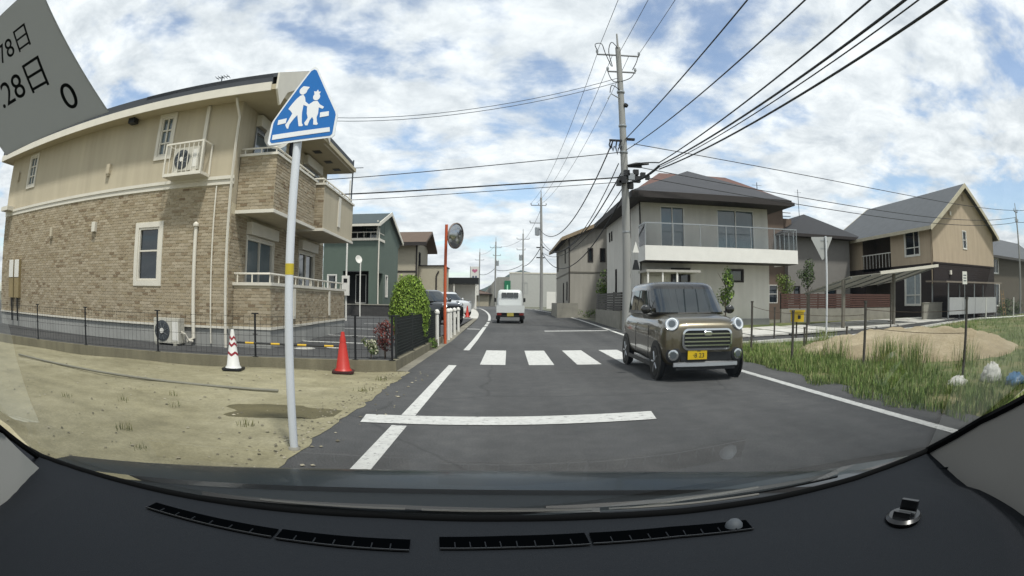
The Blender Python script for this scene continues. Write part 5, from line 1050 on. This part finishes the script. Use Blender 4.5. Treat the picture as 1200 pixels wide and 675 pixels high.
# ------------------------------------------------------------------ vehicles
def sgp(v, p): return math.copysign(abs(v)**p, v)
glassm = mat('car_glass', '#20272a', .03, var=.35, scale=2.5, spec=1.); lampw = mat('lamp_white', '#e8ecee', .15, var=0, emit='#ffffff', estr=.06); lampg = mat('lamp_glass', '#5d6468', .08, .3, var=0)
def make_car(name, lb, loc, rz, paintm, roofm, front_detail=True, Hs=1.0, hood=0.0, plate=None):
    """body nose at local y = 0, pointing to -y"""
    t = thing(name, lb, 'car', loc, rz)
    stn = [(0., .52, .40, .76), (.012, .60, .34, .83), (.04, .655, .28, .905), (.09, .69, .24, .955), (.17, .715, .22, .995), (.3, .73, .205, 1.025), (.5, .736, .2, 1.05), (.78, .7375, .19, 1.07), (1.1, .7375, .19, 1.08), (2.9, .7375, .19, 1.085), (3.15, .73, .2, 1.07), (3.28, .71, .24, 1.04), (3.36, .66, .3, .98), (3.39, .58, .38, .88)]
    rings = []
    for y, w, zb, zt in stn:
        zc, hz = (zb+zt)/2, (zt-zb)/2; y2 = y if y < .6 else y+hood*(1 if y > .6 else 0); ring = []
        for k in range(44):
            a = 2*math.pi*k/44; x = w*sgp(math.cos(a), .42); z = zc+hz*sgp(math.sin(a), .5); x *= 1-.035*max(0, (z-.8)/.28)
            ring.append((x, y2, z))
        rings.append(ring)
    MB().loft(rings).build('body', paintm, t, smooth='all')
    def gh_(z):   # greenhouse outline at relative height z
        return .74+hood+.62*z**1.05, 3.33+hood-.17*z, .712-.085*z, 1.045+(.575*Hs)*z
    rings = []
    for z in (0, .2, .4, .6, .72, .8, .86, .91, .95, .98, 1.0):
        yf, yr, w, zz_ = gh_(z); e = max(0, (z-.72)/.28); ins = .24*e**2.6; yf += ins; yr -= ins; w -= ins*.9; zz_ = 1.045+.575*Hs*(z if z < .72 else .72+.28*math.sin(e*1.5708)**1.0*1.0); yc, hy = (yf+yr)/2, (yr-yf)/2
        rings.append([(w*sgp(math.cos(2*math.pi*k/48), .36), yc+hy*sgp(math.sin(2*math.pi*k/48), .36), zz_) for k in range(48)])
    MB().loft(rings).build('cabin', roofm, t, smooth='all')
    n = 1/.36*2
    n = 2/.36
    def surf_y(x, z, front=True):
        yf, yr, w, zz_ = gh_(z); yc, hy = (yf+yr)/2, (yr-yf)/2; q = max(0, 1-abs(x/w)**n)**(1/n); return (yc-hy*q if front else yc+hy*q), zz_
    def surf_x(y, z):
        yf, yr, w, zz_ = gh_(z); yc, hy = (yf+yr)/2, (yr-yf)/2; return w*max(0, 1-abs((y-yc)/hy)**n)**(1/n), zz_
    for nm, fr_, o in (('windshield', True, -.006), ('rear_window', False, .006)):
        rows = []
        for j in range(9):
            z = .06+.70*j/8; rows.append([])
            for i in range(21):
                f = -.9+1.8*i/20; x = f*gh_(z)[2]*.985; y, zz_ = surf_y(x, z, fr_); rows[-1].append((x, y+o, zz_+.004))
        MB().loft(rows, close=False).build(nm, glassm, t, smooth='all')
    for s_ in (-1, 1):
        for y0, y1 in ((1.12, 1.98), (2.08, 2.78), (2.84, 3.1)):
            rows = []
            for j in range(7):
                z = .1+.62*j/6; rows.append([])
                for i in range(9):
                    y = y0+hood+(y1-y0)*i/8; yf = gh_(z)[0]+.1; y = max(y, yf); x, zz_ = surf_x(y, z); rows[-1].append((s_*(x+.005), y, zz_))
            MB().loft(rows, close=False).build('side_window', glassm, t, smooth='all')
        for yy in (1.2, 2.06): MB().box(s_*.738-.006, s_*.738+.006, yy+hood+.55, yy+hood+.72, .86, .885).build('door_handle', chrome if front_detail else paintm, t)
        for yy in (1.02, 2.03): MB().box(s_*.737-.0025, s_*.737+.0025, yy+hood, yy+.014+hood, .3, .86).build('door_seam', blackp, t)
        mm = MB(); mm.loft([[(s_*(.80+.09*math.cos(a)*q), .98+hood+.05*d, 1.13+.08*math.sin(a)*q) for a in [2*math.pi*k/14 for k in range(14)]] for d, q in ((-1, .6), (-.6, .92), (.2, 1), (.8, .85), (1, .5))]); mr_ = mm.build('door_mirror', roofm if front_detail else paintm, t, smooth='all'); MB().box(min(s_*.69, s_*.76), max(s_*.69, s_*.76), .95+hood, 1.0+hood, 1.07, 1.1).build('stalk', blackp, mr_)
        MB().box(s_*.735-.012, s_*.735+.012, .75+hood*.5, 2.75+hood, .19, .26).build('sill', blackp, t)
        for yy in (.5, 2.93+hood):
            MB().lathe([(.34, 0), (.34, .02), (.33, .024)], (s_*.724, yy, .30), (s_, 0, 0), 28).build('wheel_arch', blackp if not front_detail else mat('arch_dark', '#1d1c18', .6), t)
            wl = bpy.data.objects.new('wheel', None); COL.objects.link(wl); wl.parent = t
            MB().lathe([(.19, -.07), (.26, -.075), (.285, -.05), (.288, 0), (.285, .045), (.26, .06), (.19, .055)], (s_*.69, yy, .288), (s_, 0, 0), 28).build('tyre', rubber, wl, smooth='all')
            MB().lathe([(.03, .04), (.17, .03), (.19, .058), (.195, .05)], (s_*.692, yy, .288), (s_, 0, 0), 28).build('rim', mat('rim_dark', '#2b2d2f', .35, .6) if front_detail else silver, wl, smooth='all')
            for k in range(5):
                a = 2*math.pi*k/5; MB().tube([(s_*.742, yy+.03*math.cos(a), .288+.03*math.sin(a)), (s_*.748, yy+.175*math.cos(a), .288+.175*math.sin(a))], .018, 5).build('spoke', silver, wl)
    for s_ in (-1, 1):
        pts = []
        for k in range(11):
            yy = .06+.66*k/10; i_ = max(q for q in range(len(stn)-1) if stn[q][0] <= yy); a_, b_ = stn[i_], stn[i_+1]; f = (yy-a_[0])/(b_[0]-a_[0]); w, zb, zt = [a_[q]+(b_[q]-a_[q])*f for q in (1, 2, 3)]
            x = .47+.10*k/10; z = (zb+zt)/2+(zt-zb)/2*max(0, 1-(x/w)**(2/.42))**(.5/2); pts.append((s_*x*(1-.035*max(0, (z-.8)/.28)), yy, z+.001))
        MB().tube(pts, .0035, 4).build('bonnet_seam', blackp, t)
    # nose
    for s_ in (-1, 1):
        c = Vector((s_*.585, .065, .915)); ax = Vector((s_*.34, -.85, .28)).normalized()
        hl = MB().lathe([(.118, -.06), (.118, 0), (.108, .016), (.095, .01)], c, ax, 30).build('headlight', chrome, t, smooth=True)
        MB().lathe([(.094, -.01), (.094, .012), (.08, .014), (.078, -.01)], c, ax, 30).build('light_ring', lampw, hl, smooth=True)
        MB().lathe([(.0, .012), (.04, .014), (.078, .006), (.078, -.01)], c, ax, 24).build('lens', lampg, hl, smooth=True)
        if front_detail:
            c2 = Vector((s_*.56, .028, .43)); ax2 = Vector((s_*.25, -.95, 0)).normalized()
            MB().lathe([(.125, -.03), (.125, .012), (.1, .022)], c2, ax2, 24).build('fog_bezel', blackp, t, smooth=True); fl = MB().lathe([(.085, .0), (.085, .03), (.06, .034)], c2, ax2, 24).build('fog_lamp', chrome, t, smooth=True); MB().lathe([(.0, .036), (.055, .035)], c2, ax2, 20).build('lens', lampg, fl)
    if front_detail:
        def rr_(w, h_, cz, r_, y, n=6):
            o = []
            for cx, cy, a0 in ((w-r_, h_-r_, 0), (-(w-r_), h_-r_, 90), (-(w-r_), -(h_-r_), 180), (w-r_, -(h_-r_), 270)):
                for k in range(n+1): a = R(a0+90*k/n); o.append((cx+r_*math.cos(a), y+.10*max(0, abs(cx+r_*math.cos(a))-.22)**1.4, cz+cy+r_*math.sin(a)))
            return o
        g = MB().loft([rr_(.425, .16, .675, .09, -0.025), rr_(.435, .17, .675, .1, -0.057), rr_(.405, .14, .675, .08, -0.061), rr_(.4, .135, .675, .08, -0.040)], caps=False).build('grille', chrome, t, smooth=True)
        MB().prism(rr_(.402, .138, .675, .08, -0.039), (0, .05, 0)).build('backing', blackp, g)
        for z in (.58, .64, .70, .76): MB().box(-.395, .395, -.05, -.034, z-.011, z+.011).build('slat', chrome, g)
        MB().loft([rr_(.07, .035, .765, .025, -.06), rr_(.06, .027, .765, .02, -.066)]).build('emblem', chrome, g)
        MB().box(-.44, .44, -.008, .05, .33, .47).build('lower_intake', blackp, t)
        b = []
        for k in range(13): x = -.56+1.12*k/12; b.append([(x, -.03+.22*abs(x)**2.6, .235), (x, -.055+.22*abs(x)**2.6, .25), (x, -.05+.22*abs(x)**2.6, .305), (x, -.01+.22*abs(x)**2.6, .325), (x, .05, .3), (x, .05, .24)])
        MB().loft(b).build('bumper_guard', silver, t, smooth=True)
        MB().box(-.52, .52, -.005, .05, .19, .245).build('air_dam', blackp, t)
    pxo = -.17 if front_detail else 0
    pm_ = mat('plate_yellow', '#c9a90f', .4) if plate == 'yellow' else white_pvc
    p_ = MB().box(pxo-.165, pxo+.165, -.045, -.03, .36, .525).build('number_plate', pm_, t)
    for x in (.02, .28): MB().tube([(-.3+x, .76+hood*.9, 1.07), (.05+x, .735+hood*.9, 1.078)], .01, 5).build('wiper', blackp, t)
    MB().box(-.05, .05, .95+hood+.35, .99+hood+.35, 1.36, 1.41).build('rear_view_mirror', blackp, t)
    return t, p_
olive = mat('olive_metallic', '#57503d', .28, .4, var=.03, coat=.9); darkroofp = mat('dark_roof_paint', '#1b1a17', .25, .2, var=.03, coat=.8)
car, plt_ = make_car('oncoming_car', 'olive brown compact car with round headlights and yellow number plate driving towards us', (3.11, 8.55, 0), R(0), olive, darkroofp, True, plate='yellow')
MF = Matrix.Translation((0, -.046, .44)) @ Matrix.Rotation(R(90), 4, 'X')
pk = mat('plate_ink', '#1c2a18', .5)
text_mesh('plate_text', '·8 23', .1, pk, plt_, Matrix.Translation((-.15, -.0465, .42)) @ Matrix.Rotation(R(90), 4, 'X')); text_mesh('plate_text', '580', .045, pk, plt_, Matrix.Translation((-.15, -.0465, .495)) @ Matrix.Rotation(R(90), 4, 'X'))
make_car('parked_car', 'black parked car nosing out from behind the round shrub', (-2.45, 26.6, .16), R(52), mat('black_paint', '#16191b', .2, .3, var=.03, coat=1.), mat('black_paint', '#16191b', .2, .3), False, .98, .1)
make_car('parked_car', 'white parked car on the forecourt beyond the black car', (-2.9, 39.0, h(40)), R(48), mat('white_paint', '#c3c6c8', .25, .0, var=.03, coat=.8), mat('white_paint', '#c3c6c8', .25), False, .98, .1)
# kei truck seen from behind
t = thing('light_truck', 'small white pickup truck driving away ahead of us', 'truck', (.08, 30.0, h(30)), R(.6)); tw_ = mat('truck_white', '#c9cccb', .35, var=.04, coat=.4)
MB().box(-.7, .7, .05, 1.95, .58, .64).build('bed_floor', tw_, t); MB().box(-.7, .7, 0, .05, .56, .92).build('tailgate', tw_, t)
for s_ in (-1, 1): MB().box(min(s_*.66, s_*.71), max(s_*.66, s_*.71), .05, 1.95, .64, .92).build('side_gate', tw_, t)
rows = []
for z, y0, y1, w in ((.45, 1.98, 3.3, .7), (.92, 1.98, 3.36, .715), (1.2, 1.98, 3.25, .71), (1.5, 2.0, 2.95, .66), (1.68, 2.03, 2.75, .62), (1.76, 2.15, 2.6, .52)): rows.append([(w*sgp(math.cos(2*math.pi*k/32), .3), (y0+y1)/2+(y1-y0)/2*sgp(math.sin(2*math.pi*k/32), .3), z) for k in range(32)])
MB().loft(rows).build('cab', tw_, t, smooth='all')
for a, b in ((-.44, -.2), (-.18, .18), (.2, .44)): MB().box(a, b, 1.95, 1.99, 1.33, 1.6).build('rear_window', glassm, t)
MB().box(-.6, .6, 1.9, 1.93, .92, 1.22).build('guard_frame', tw_, t)
for s_ in (-1, 1):
    MB().box(s_*.56-.11, s_*.56+.11, -.02, .04, .43, .54).build('tail_lamp', mat('tail_red', '#6d1a16', .3), t); MB().box(s_*.8-.06, s_*.8+.06, 2.95, 3.02, 1.1, 1.32).build('door_mirror', blackp, t)
    for yy in (.75, 2.75):
        wl = bpy.data.objects.new('wheel', None); COL.objects.link(wl); wl.parent = t
        MB().lathe([(.16, -.07), (.25, -.075), (.268, -.05), (.27, 0), (.268, .05), (.25, .07), (.16, .065)], (s_*.62, yy, .27), (s_, 0, 0), 22).build('tyre', rubber, wl, smooth='all'); MB().lathe([(.02, .03), (.16, .04), (.165, .06)], (s_*.62, yy, .27), (s_, 0, 0), 18).build('rim', silver, wl)
MB().box(-.66, .66, .02, .12, .36, .43).build('rear_bar', blackp, t); MB().box(-.165, .165, -.025, -.005, .38, .55).build('number_plate', mat('plate_pale_yellow', '#a79a4a', .5), t); MB().box(-.5, .5, .1, 2.9, .33, .52).build('chassis', blackp, t)
for s_ in (-1, 1): MB().box(s_*.62-.11, s_*.62+.11, .35, .37, .22, .4).build('mud_flap', blackp, t)

# ------------------------------------------------------------------ the car we look out of
own = thing('own_car', 'dark dashboard, windscreen, pillars and bonnet edge of the car we look out from', 'car', (0, 0, 0))
dashm = mat('dash_plastic', '#12161b', .9, var=.06, scale=2, bump=.25, bscale=700, spec=.2); pillarm = mat('pillar_trim', '#9a9b96', .7, var=.04); pillarm2 = mat('pillar_trim_dark', '#8a8883', .7, var=.05)
RIM = [(-.904, .507), (-.707, .509), (-.506, .55), (-.302, .586), (-.143, .612), (.005, .62), (.105, .621), (.208, .617), (.329, .619), (.489, .63), (.682, .657), (.965, .702)]
def rim_y(x):
    for (a, ya), (b, yb) in zip(RIM, RIM[1:]):
        if a <= x <= b: return ya+(yb-ya)*(x-a)/(b-a)
    return RIM[0][1] if x < 0 else RIM[-1][1]
m = MB(); rows = []
for i in range(39):
    x = -.95+1.9*i/38; y0 = rim_y(max(-.9, min(.96, x))); rows.append([])
    for j in range(25):
        y = y0-(y0+.25)*j/24; z = 1.0-.35*max(0, .42-y)**1.6-.35*max(0, abs(x)-.55)**1.2*min(1, (y0-y)/.15)+.004*math.exp(-((y-.47)/.05)**2)
        rows[-1].append((x, y, z-.0012))
dash = m.loft(rows, close=False).build('dashboard', dashm, own, smooth='all')
def dz(x, y): return 1.0-.35*max(0, .42-y)**1.6-.10*max(0, abs(x)-.55)**1.2+.004*math.exp(-((y-.47)/.05)**2)
def vent(pts, w, nsl):
    """long flat strip standing for a defroster slot along pts, with cross slats"""
    rr0 = MB(); A = [Vector((x, y, dz(x, y)+.0006)) for x, y in pts]; n = 14; P_ = []
    for k in range(n+1):
        f = k/n*(len(A)-1); i = min(int(f), len(A)-2); P_.append(A[i].lerp(A[i+1], f-i))
    L1, L2 = [], []
    for k, p in enumerate(P_):
        d = (P_[min(k+1, n)]-P_[max(k-1, 0)]).normalized(); nn = Vector((-d.y, d.x, 0)); q = w; L1.append(p+nn*q/2); L2.append(p-nn*q/2); L1[-1].z = dz(L1[-1].x, L1[-1].y)+.0008; L2[-1].z = dz(L2[-1].x, L2[-1].y)+.0008
    v = rr0.loft([L1, L2], close=False).build('defroster_vent', mat('vent_shade', '#030405', 1., var=0, spec=0.), dash)  # black paints in the shade down the slot; the strip has no depth
    for k in range(1, nsl):
        f = k/nsl; i = min(int(f*n), n-1); g = f*n-i; a = L1[i].lerp(L1[i+1], g); b = L2[i].lerp(L2[i+1], g); c_ = a.lerp(b, .55); up_ = Vector((0, 0, .0012)); MB().tube([c_+up_, b+up_], .0008, 4).build('slat', dashm, v)
    MB().tube([p+Vector((0, 0, .0008)) for p in L2], .0011, 4).build('lip', blackp, v)
    return v
vent([(-.418, .496), (-.335, .502), (-.243, .509)], .03, 7); vent([(-.239, .5095), (-.165, .517), (-.098, .525)], .034, 7)
vent([(-.069, .537), (0, .546), (.084, .551)], .036, 9); vent([(.088, .5515), (.18, .552), (.27, .543)], .034, 9)
MB().lathe([(.011, 0), (.010, .005), (.006, .009), (.001, .0105)], (.25, .545, dz(.25, .545)), n=18).build('light_sensor', mat('sensor_grey', '#3a4046', .7), dash, smooth=True)
m = MB(); m.tube([(x, y-.004, 1.0) for x, y in RIM], .0055, 8, cap=False); m.build('windscreen_seal', mat('seal_black', '#030405', .85, var=0, spec=.1), own, smooth='all')
for x0, x1 in ((-.3, -.12), (-.1, .1), (.12, .32)):
    MB().tube([(x0, rim_y(x0)+.012, 1.0045), ((x0+x1)/2, rim_y((x0+x1)/2)+.012, 1.0045), (x1, rim_y(x1)+.012, 1.0045)], .0016, 5).build('trim_strip', mat('trim_pale', '#5d5c58', .5), own)
# windscreen
wsm = bpy.data.materials.new('windscreen_glass'); wsm.use_nodes = True; _t = wsm.node_tree; _t.nodes.remove(_t.nodes['Principled BSDF'])
_a = _t.nodes.new('ShaderNodeBsdfTransparent'); _a.inputs[0].default_value = (.93, .955, .945, 1); _b = _t.nodes.new('ShaderNodeBsdfGlossy'); _b.inputs['Roughness'].default_value = .015; _b.inputs['Color'].default_value = (.9, .95, .95, 1); _m = _t.nodes.new('ShaderNodeMixShader'); _f = _t.nodes.new('ShaderNodeFresnel'); _f.inputs[0].default_value = 1.5
_t.links.new(_f.outputs[0], _m.inputs[0]); _t.links.new(_a.outputs[0], _m.inputs[1]); _t.links.new(_b.outputs[0], _m.inputs[2]); _t.links.new(_m.outputs[0], _t.nodes['Material Output'].inputs[0])
def pl3(P, t_):
    f = t_*(len(P)-1); i = min(int(f), len(P)-2); return Vector(P[i]).lerp(Vector(P[i+1]), f-i)
LE = [(-.74, .51, .999), (-.665, .40, 1.07), (-.6, .2, 1.17), (-.5, -.15, 1.32)]; RE = [(.70, .66, .999), (.69, .43, 1.11), (.63, .2, 1.22), (.52, -.15, 1.36)]; CE = [(0, .628, .999), (0, .40, 1.12), (0, .15, 1.25), (0, -.15, 1.39)]
rows = []
for j in range(25):
    t_ = j/24; a, b, c = pl3(LE, t_), pl3(RE, t_), pl3(CE, t_); mid = (a+b)/2; rows.append([])
    for i in range(33):
        s_ = i/32; p = a.lerp(b, s_)+(c-mid)*(4*s_*(1-s_)); rows[-1].append(p)
ws = MB().loft(rows, close=False).build('windscreen', wsm, own, smooth='all', fixn=False)
# orient the sheet towards the cabin
if ws.data.polygons[400].normal.dot(Vector((0, 0, 1.25))-ws.data.polygons[400].center) < 0: ws.data.flip_normals()
# pillar trims
def panel(pts, d, mt): return MB().prism(pts, d).build('pillar_trim', mt, own)
panel([(-.68, .475, .99), (-.68, .3815, 1.0615), (-.68, .1, 1.19), (-.68, -.25, 1.25), (-.68, -.25, .9), (-.68, .334, .96)], (-.06, .0, .0), pillarm)
panel([(.70, .665, .998), (.70, .51, 1.0686), (.70, .397, 1.1115), (.70, .2, 1.2), (.70, -.25, 1.28), (.70, -.25, .9), (.70, .334, .93), (.70, .405, .93), (.70, .55, .96)], (.06, .0, 0), pillarm2)
MB().tube([(-.72, .505, .995), (-.682, .385, 1.064), (-.66, .1, 1.2)], .006, 6).build('windscreen_seal', MATS['seal_black'], own); MB().tube([(.70, .66, .998), (.702, .51, 1.071), (.702, .397, 1.114), (.68, .1, 1.24)], .007, 6).build('windscreen_seal', MATS['seal_black'], own)
# the cabin behind the camera: headliner, doors, floor
lin_m = mat('headliner', '#7c7b76', .95, var=.04); cab_m = mat('cabin_dark', '#1d1f22', .9, var=.1)
MB().box(-.72, .72, -2.0, -.16, 1.40, 1.43).build('headliner', lin_m, own); MB().box(-.74, .74, -2.0, -.2, .35, .4).build('cabin_floor', cab_m, own); MB().box(-.72, .72, -1.2, -.95, .4, 1.15).build('seat_row', cab_m, own)
for x in (-.78, .76): MB().box(x, x+.02, -2.0, -.26, .4, .98).build('door_panel', cab_m, own)
MB().box(-.75, .75, -.25, -.22, .4, .86).build('lower_dash', cab_m, own)
# cowl and bonnet beyond the glass
hoodm = mat('bonnet_paint', '#152024', .3, .1, var=.03, coat=.15, spec=.25); cowlm = mat('cowl_plastic', '#121a1d', .8, var=.1, scale=6)
def crest(x): return .935-.46*x*x
rows = []
for i in range(33):
    x = -.78+1.56*i/32; c = crest(x); k = c-.1; rows.append([(x, k, .962), (x, c-.05, .963), (x, c, .960), (x, c+.06, .945), (x, c+.2, .88), (x, c+.6, .68), (x, c+.75, .5)])
MB().loft(rows, close=False).build('bonnet', hoodm, own, smooth='all')
rows = []
for i in range(33):
    x = -.78+1.56*i/32; k = crest(x)-.1; y0 = rim_y(x)+.02; rows.append([(x, min(y0, k-.03), .985), (x, (min(y0, k-.03)+k)/2, .962), (x, k-.004, .955), (x, k+.004, .94)])
MB().loft(rows, close=False).build('cowl', cowlm, own, smooth='all')
for x0, x1, yo in ((-.42, .12, .075), (.05, .52, .09)):
    pts = [(x0+(x1-x0)*k/6, rim_y(x0+(x1-x0)*k/6)+yo+.012*math.sin(k*.5), .976) for k in range(7)]; MB().tube(pts, .006, 6).build('wiper', blackp, own, smooth=True)
# windscreen sticker, seen from its back
st_A, st_B, st_C = Vector((-.0749, .0440, 1.2946)), Vector((-.0761, .0711, 1.2819)), Vector((-.1166, .0674, 1.2811))
sX = (st_B-st_C).normalized(); sY = (st_A-st_B); sY = (sY-sX*sY.dot(sX)).normalized(); sZ = sX.cross(sY)
t = thing('windscreen_sticker', 'grey square paper sticker with dark print stuck to the upper left of the windscreen', 'sticker', (0, 0, 0))
st_B = st_B+(st_B-st_C)*.1+(st_A-st_B)*.03; st_A = st_B+(st_A-st_B)*1.35; D_ = st_A+(st_C-st_B)
stm = mat('sticker_back', '#70766f', .7, var=.18, scale=60); _t = stm.node_tree; _tr = _t.nodes.new('ShaderNodeBsdfTranslucent'); _tr.inputs[0].default_value = (.5, .51, .49, 1); _mm = _t.nodes.new('ShaderNodeMixShader'); _mm.inputs[0].default_value = .65
_t.links.new(_t.nodes['Principled BSDF'].outputs[0], _mm.inputs[1]); _t.links.new(_tr.outputs[0], _mm.inputs[2]); _t.links.new(_mm.outputs[0], _t.nodes['Material Output'].inputs[0])
MB().prism([st_A, st_B, st_C, D_], tuple(sZ*-.0003)).build('paper', stm, t)
M4 = Matrix((( sX.x, sY.x, sZ.x, 0), (sX.y, sY.y, sZ.y, 0), (sX.z, sY.z, sZ.z, 0), (0, 0, 0, 1)))
ink = mat('sticker_ink', '#232a28', .8, var=0)
def stext(s_, fu, fv, size): 
    p = st_C+(st_B-st_C)*fu+(st_A-st_B)*fv+sZ*.0003; text_mesh('print', s_, size, ink, t, Matrix.Translation(p) @ M4, extrude=.00002)
stext('7.28日', .5, .45, .0105); stext('178日', .62, .74, .0075); stext('0', .84, .2, .0105)
t = thing('phone_mount', 'small black round phone mount base stuck on the dashboard', 'mount', (.448, .437, dz(.448, .437)), R(25))
MB().lathe([(.0, .0), (.027, 0), (.028, .003), (.024, .0065), (.0, .007)], n=28).build('base', mat('gloss_black', '#0b0d0f', .3, var=0), t, smooth=True)
for x in (-.011, .011): MB().box(x-.003, x+.003, -.014, .014, .0068, .021 if x > 0 else .013).build('clip', mat('gloss_black', '#0b0d0f', .3, var=0), t)
MB().box(-.003, .003, -.017, .017, .0069, .010).build('bar', mat('dull_metal', '#4a4d4f', .5, .3), t)
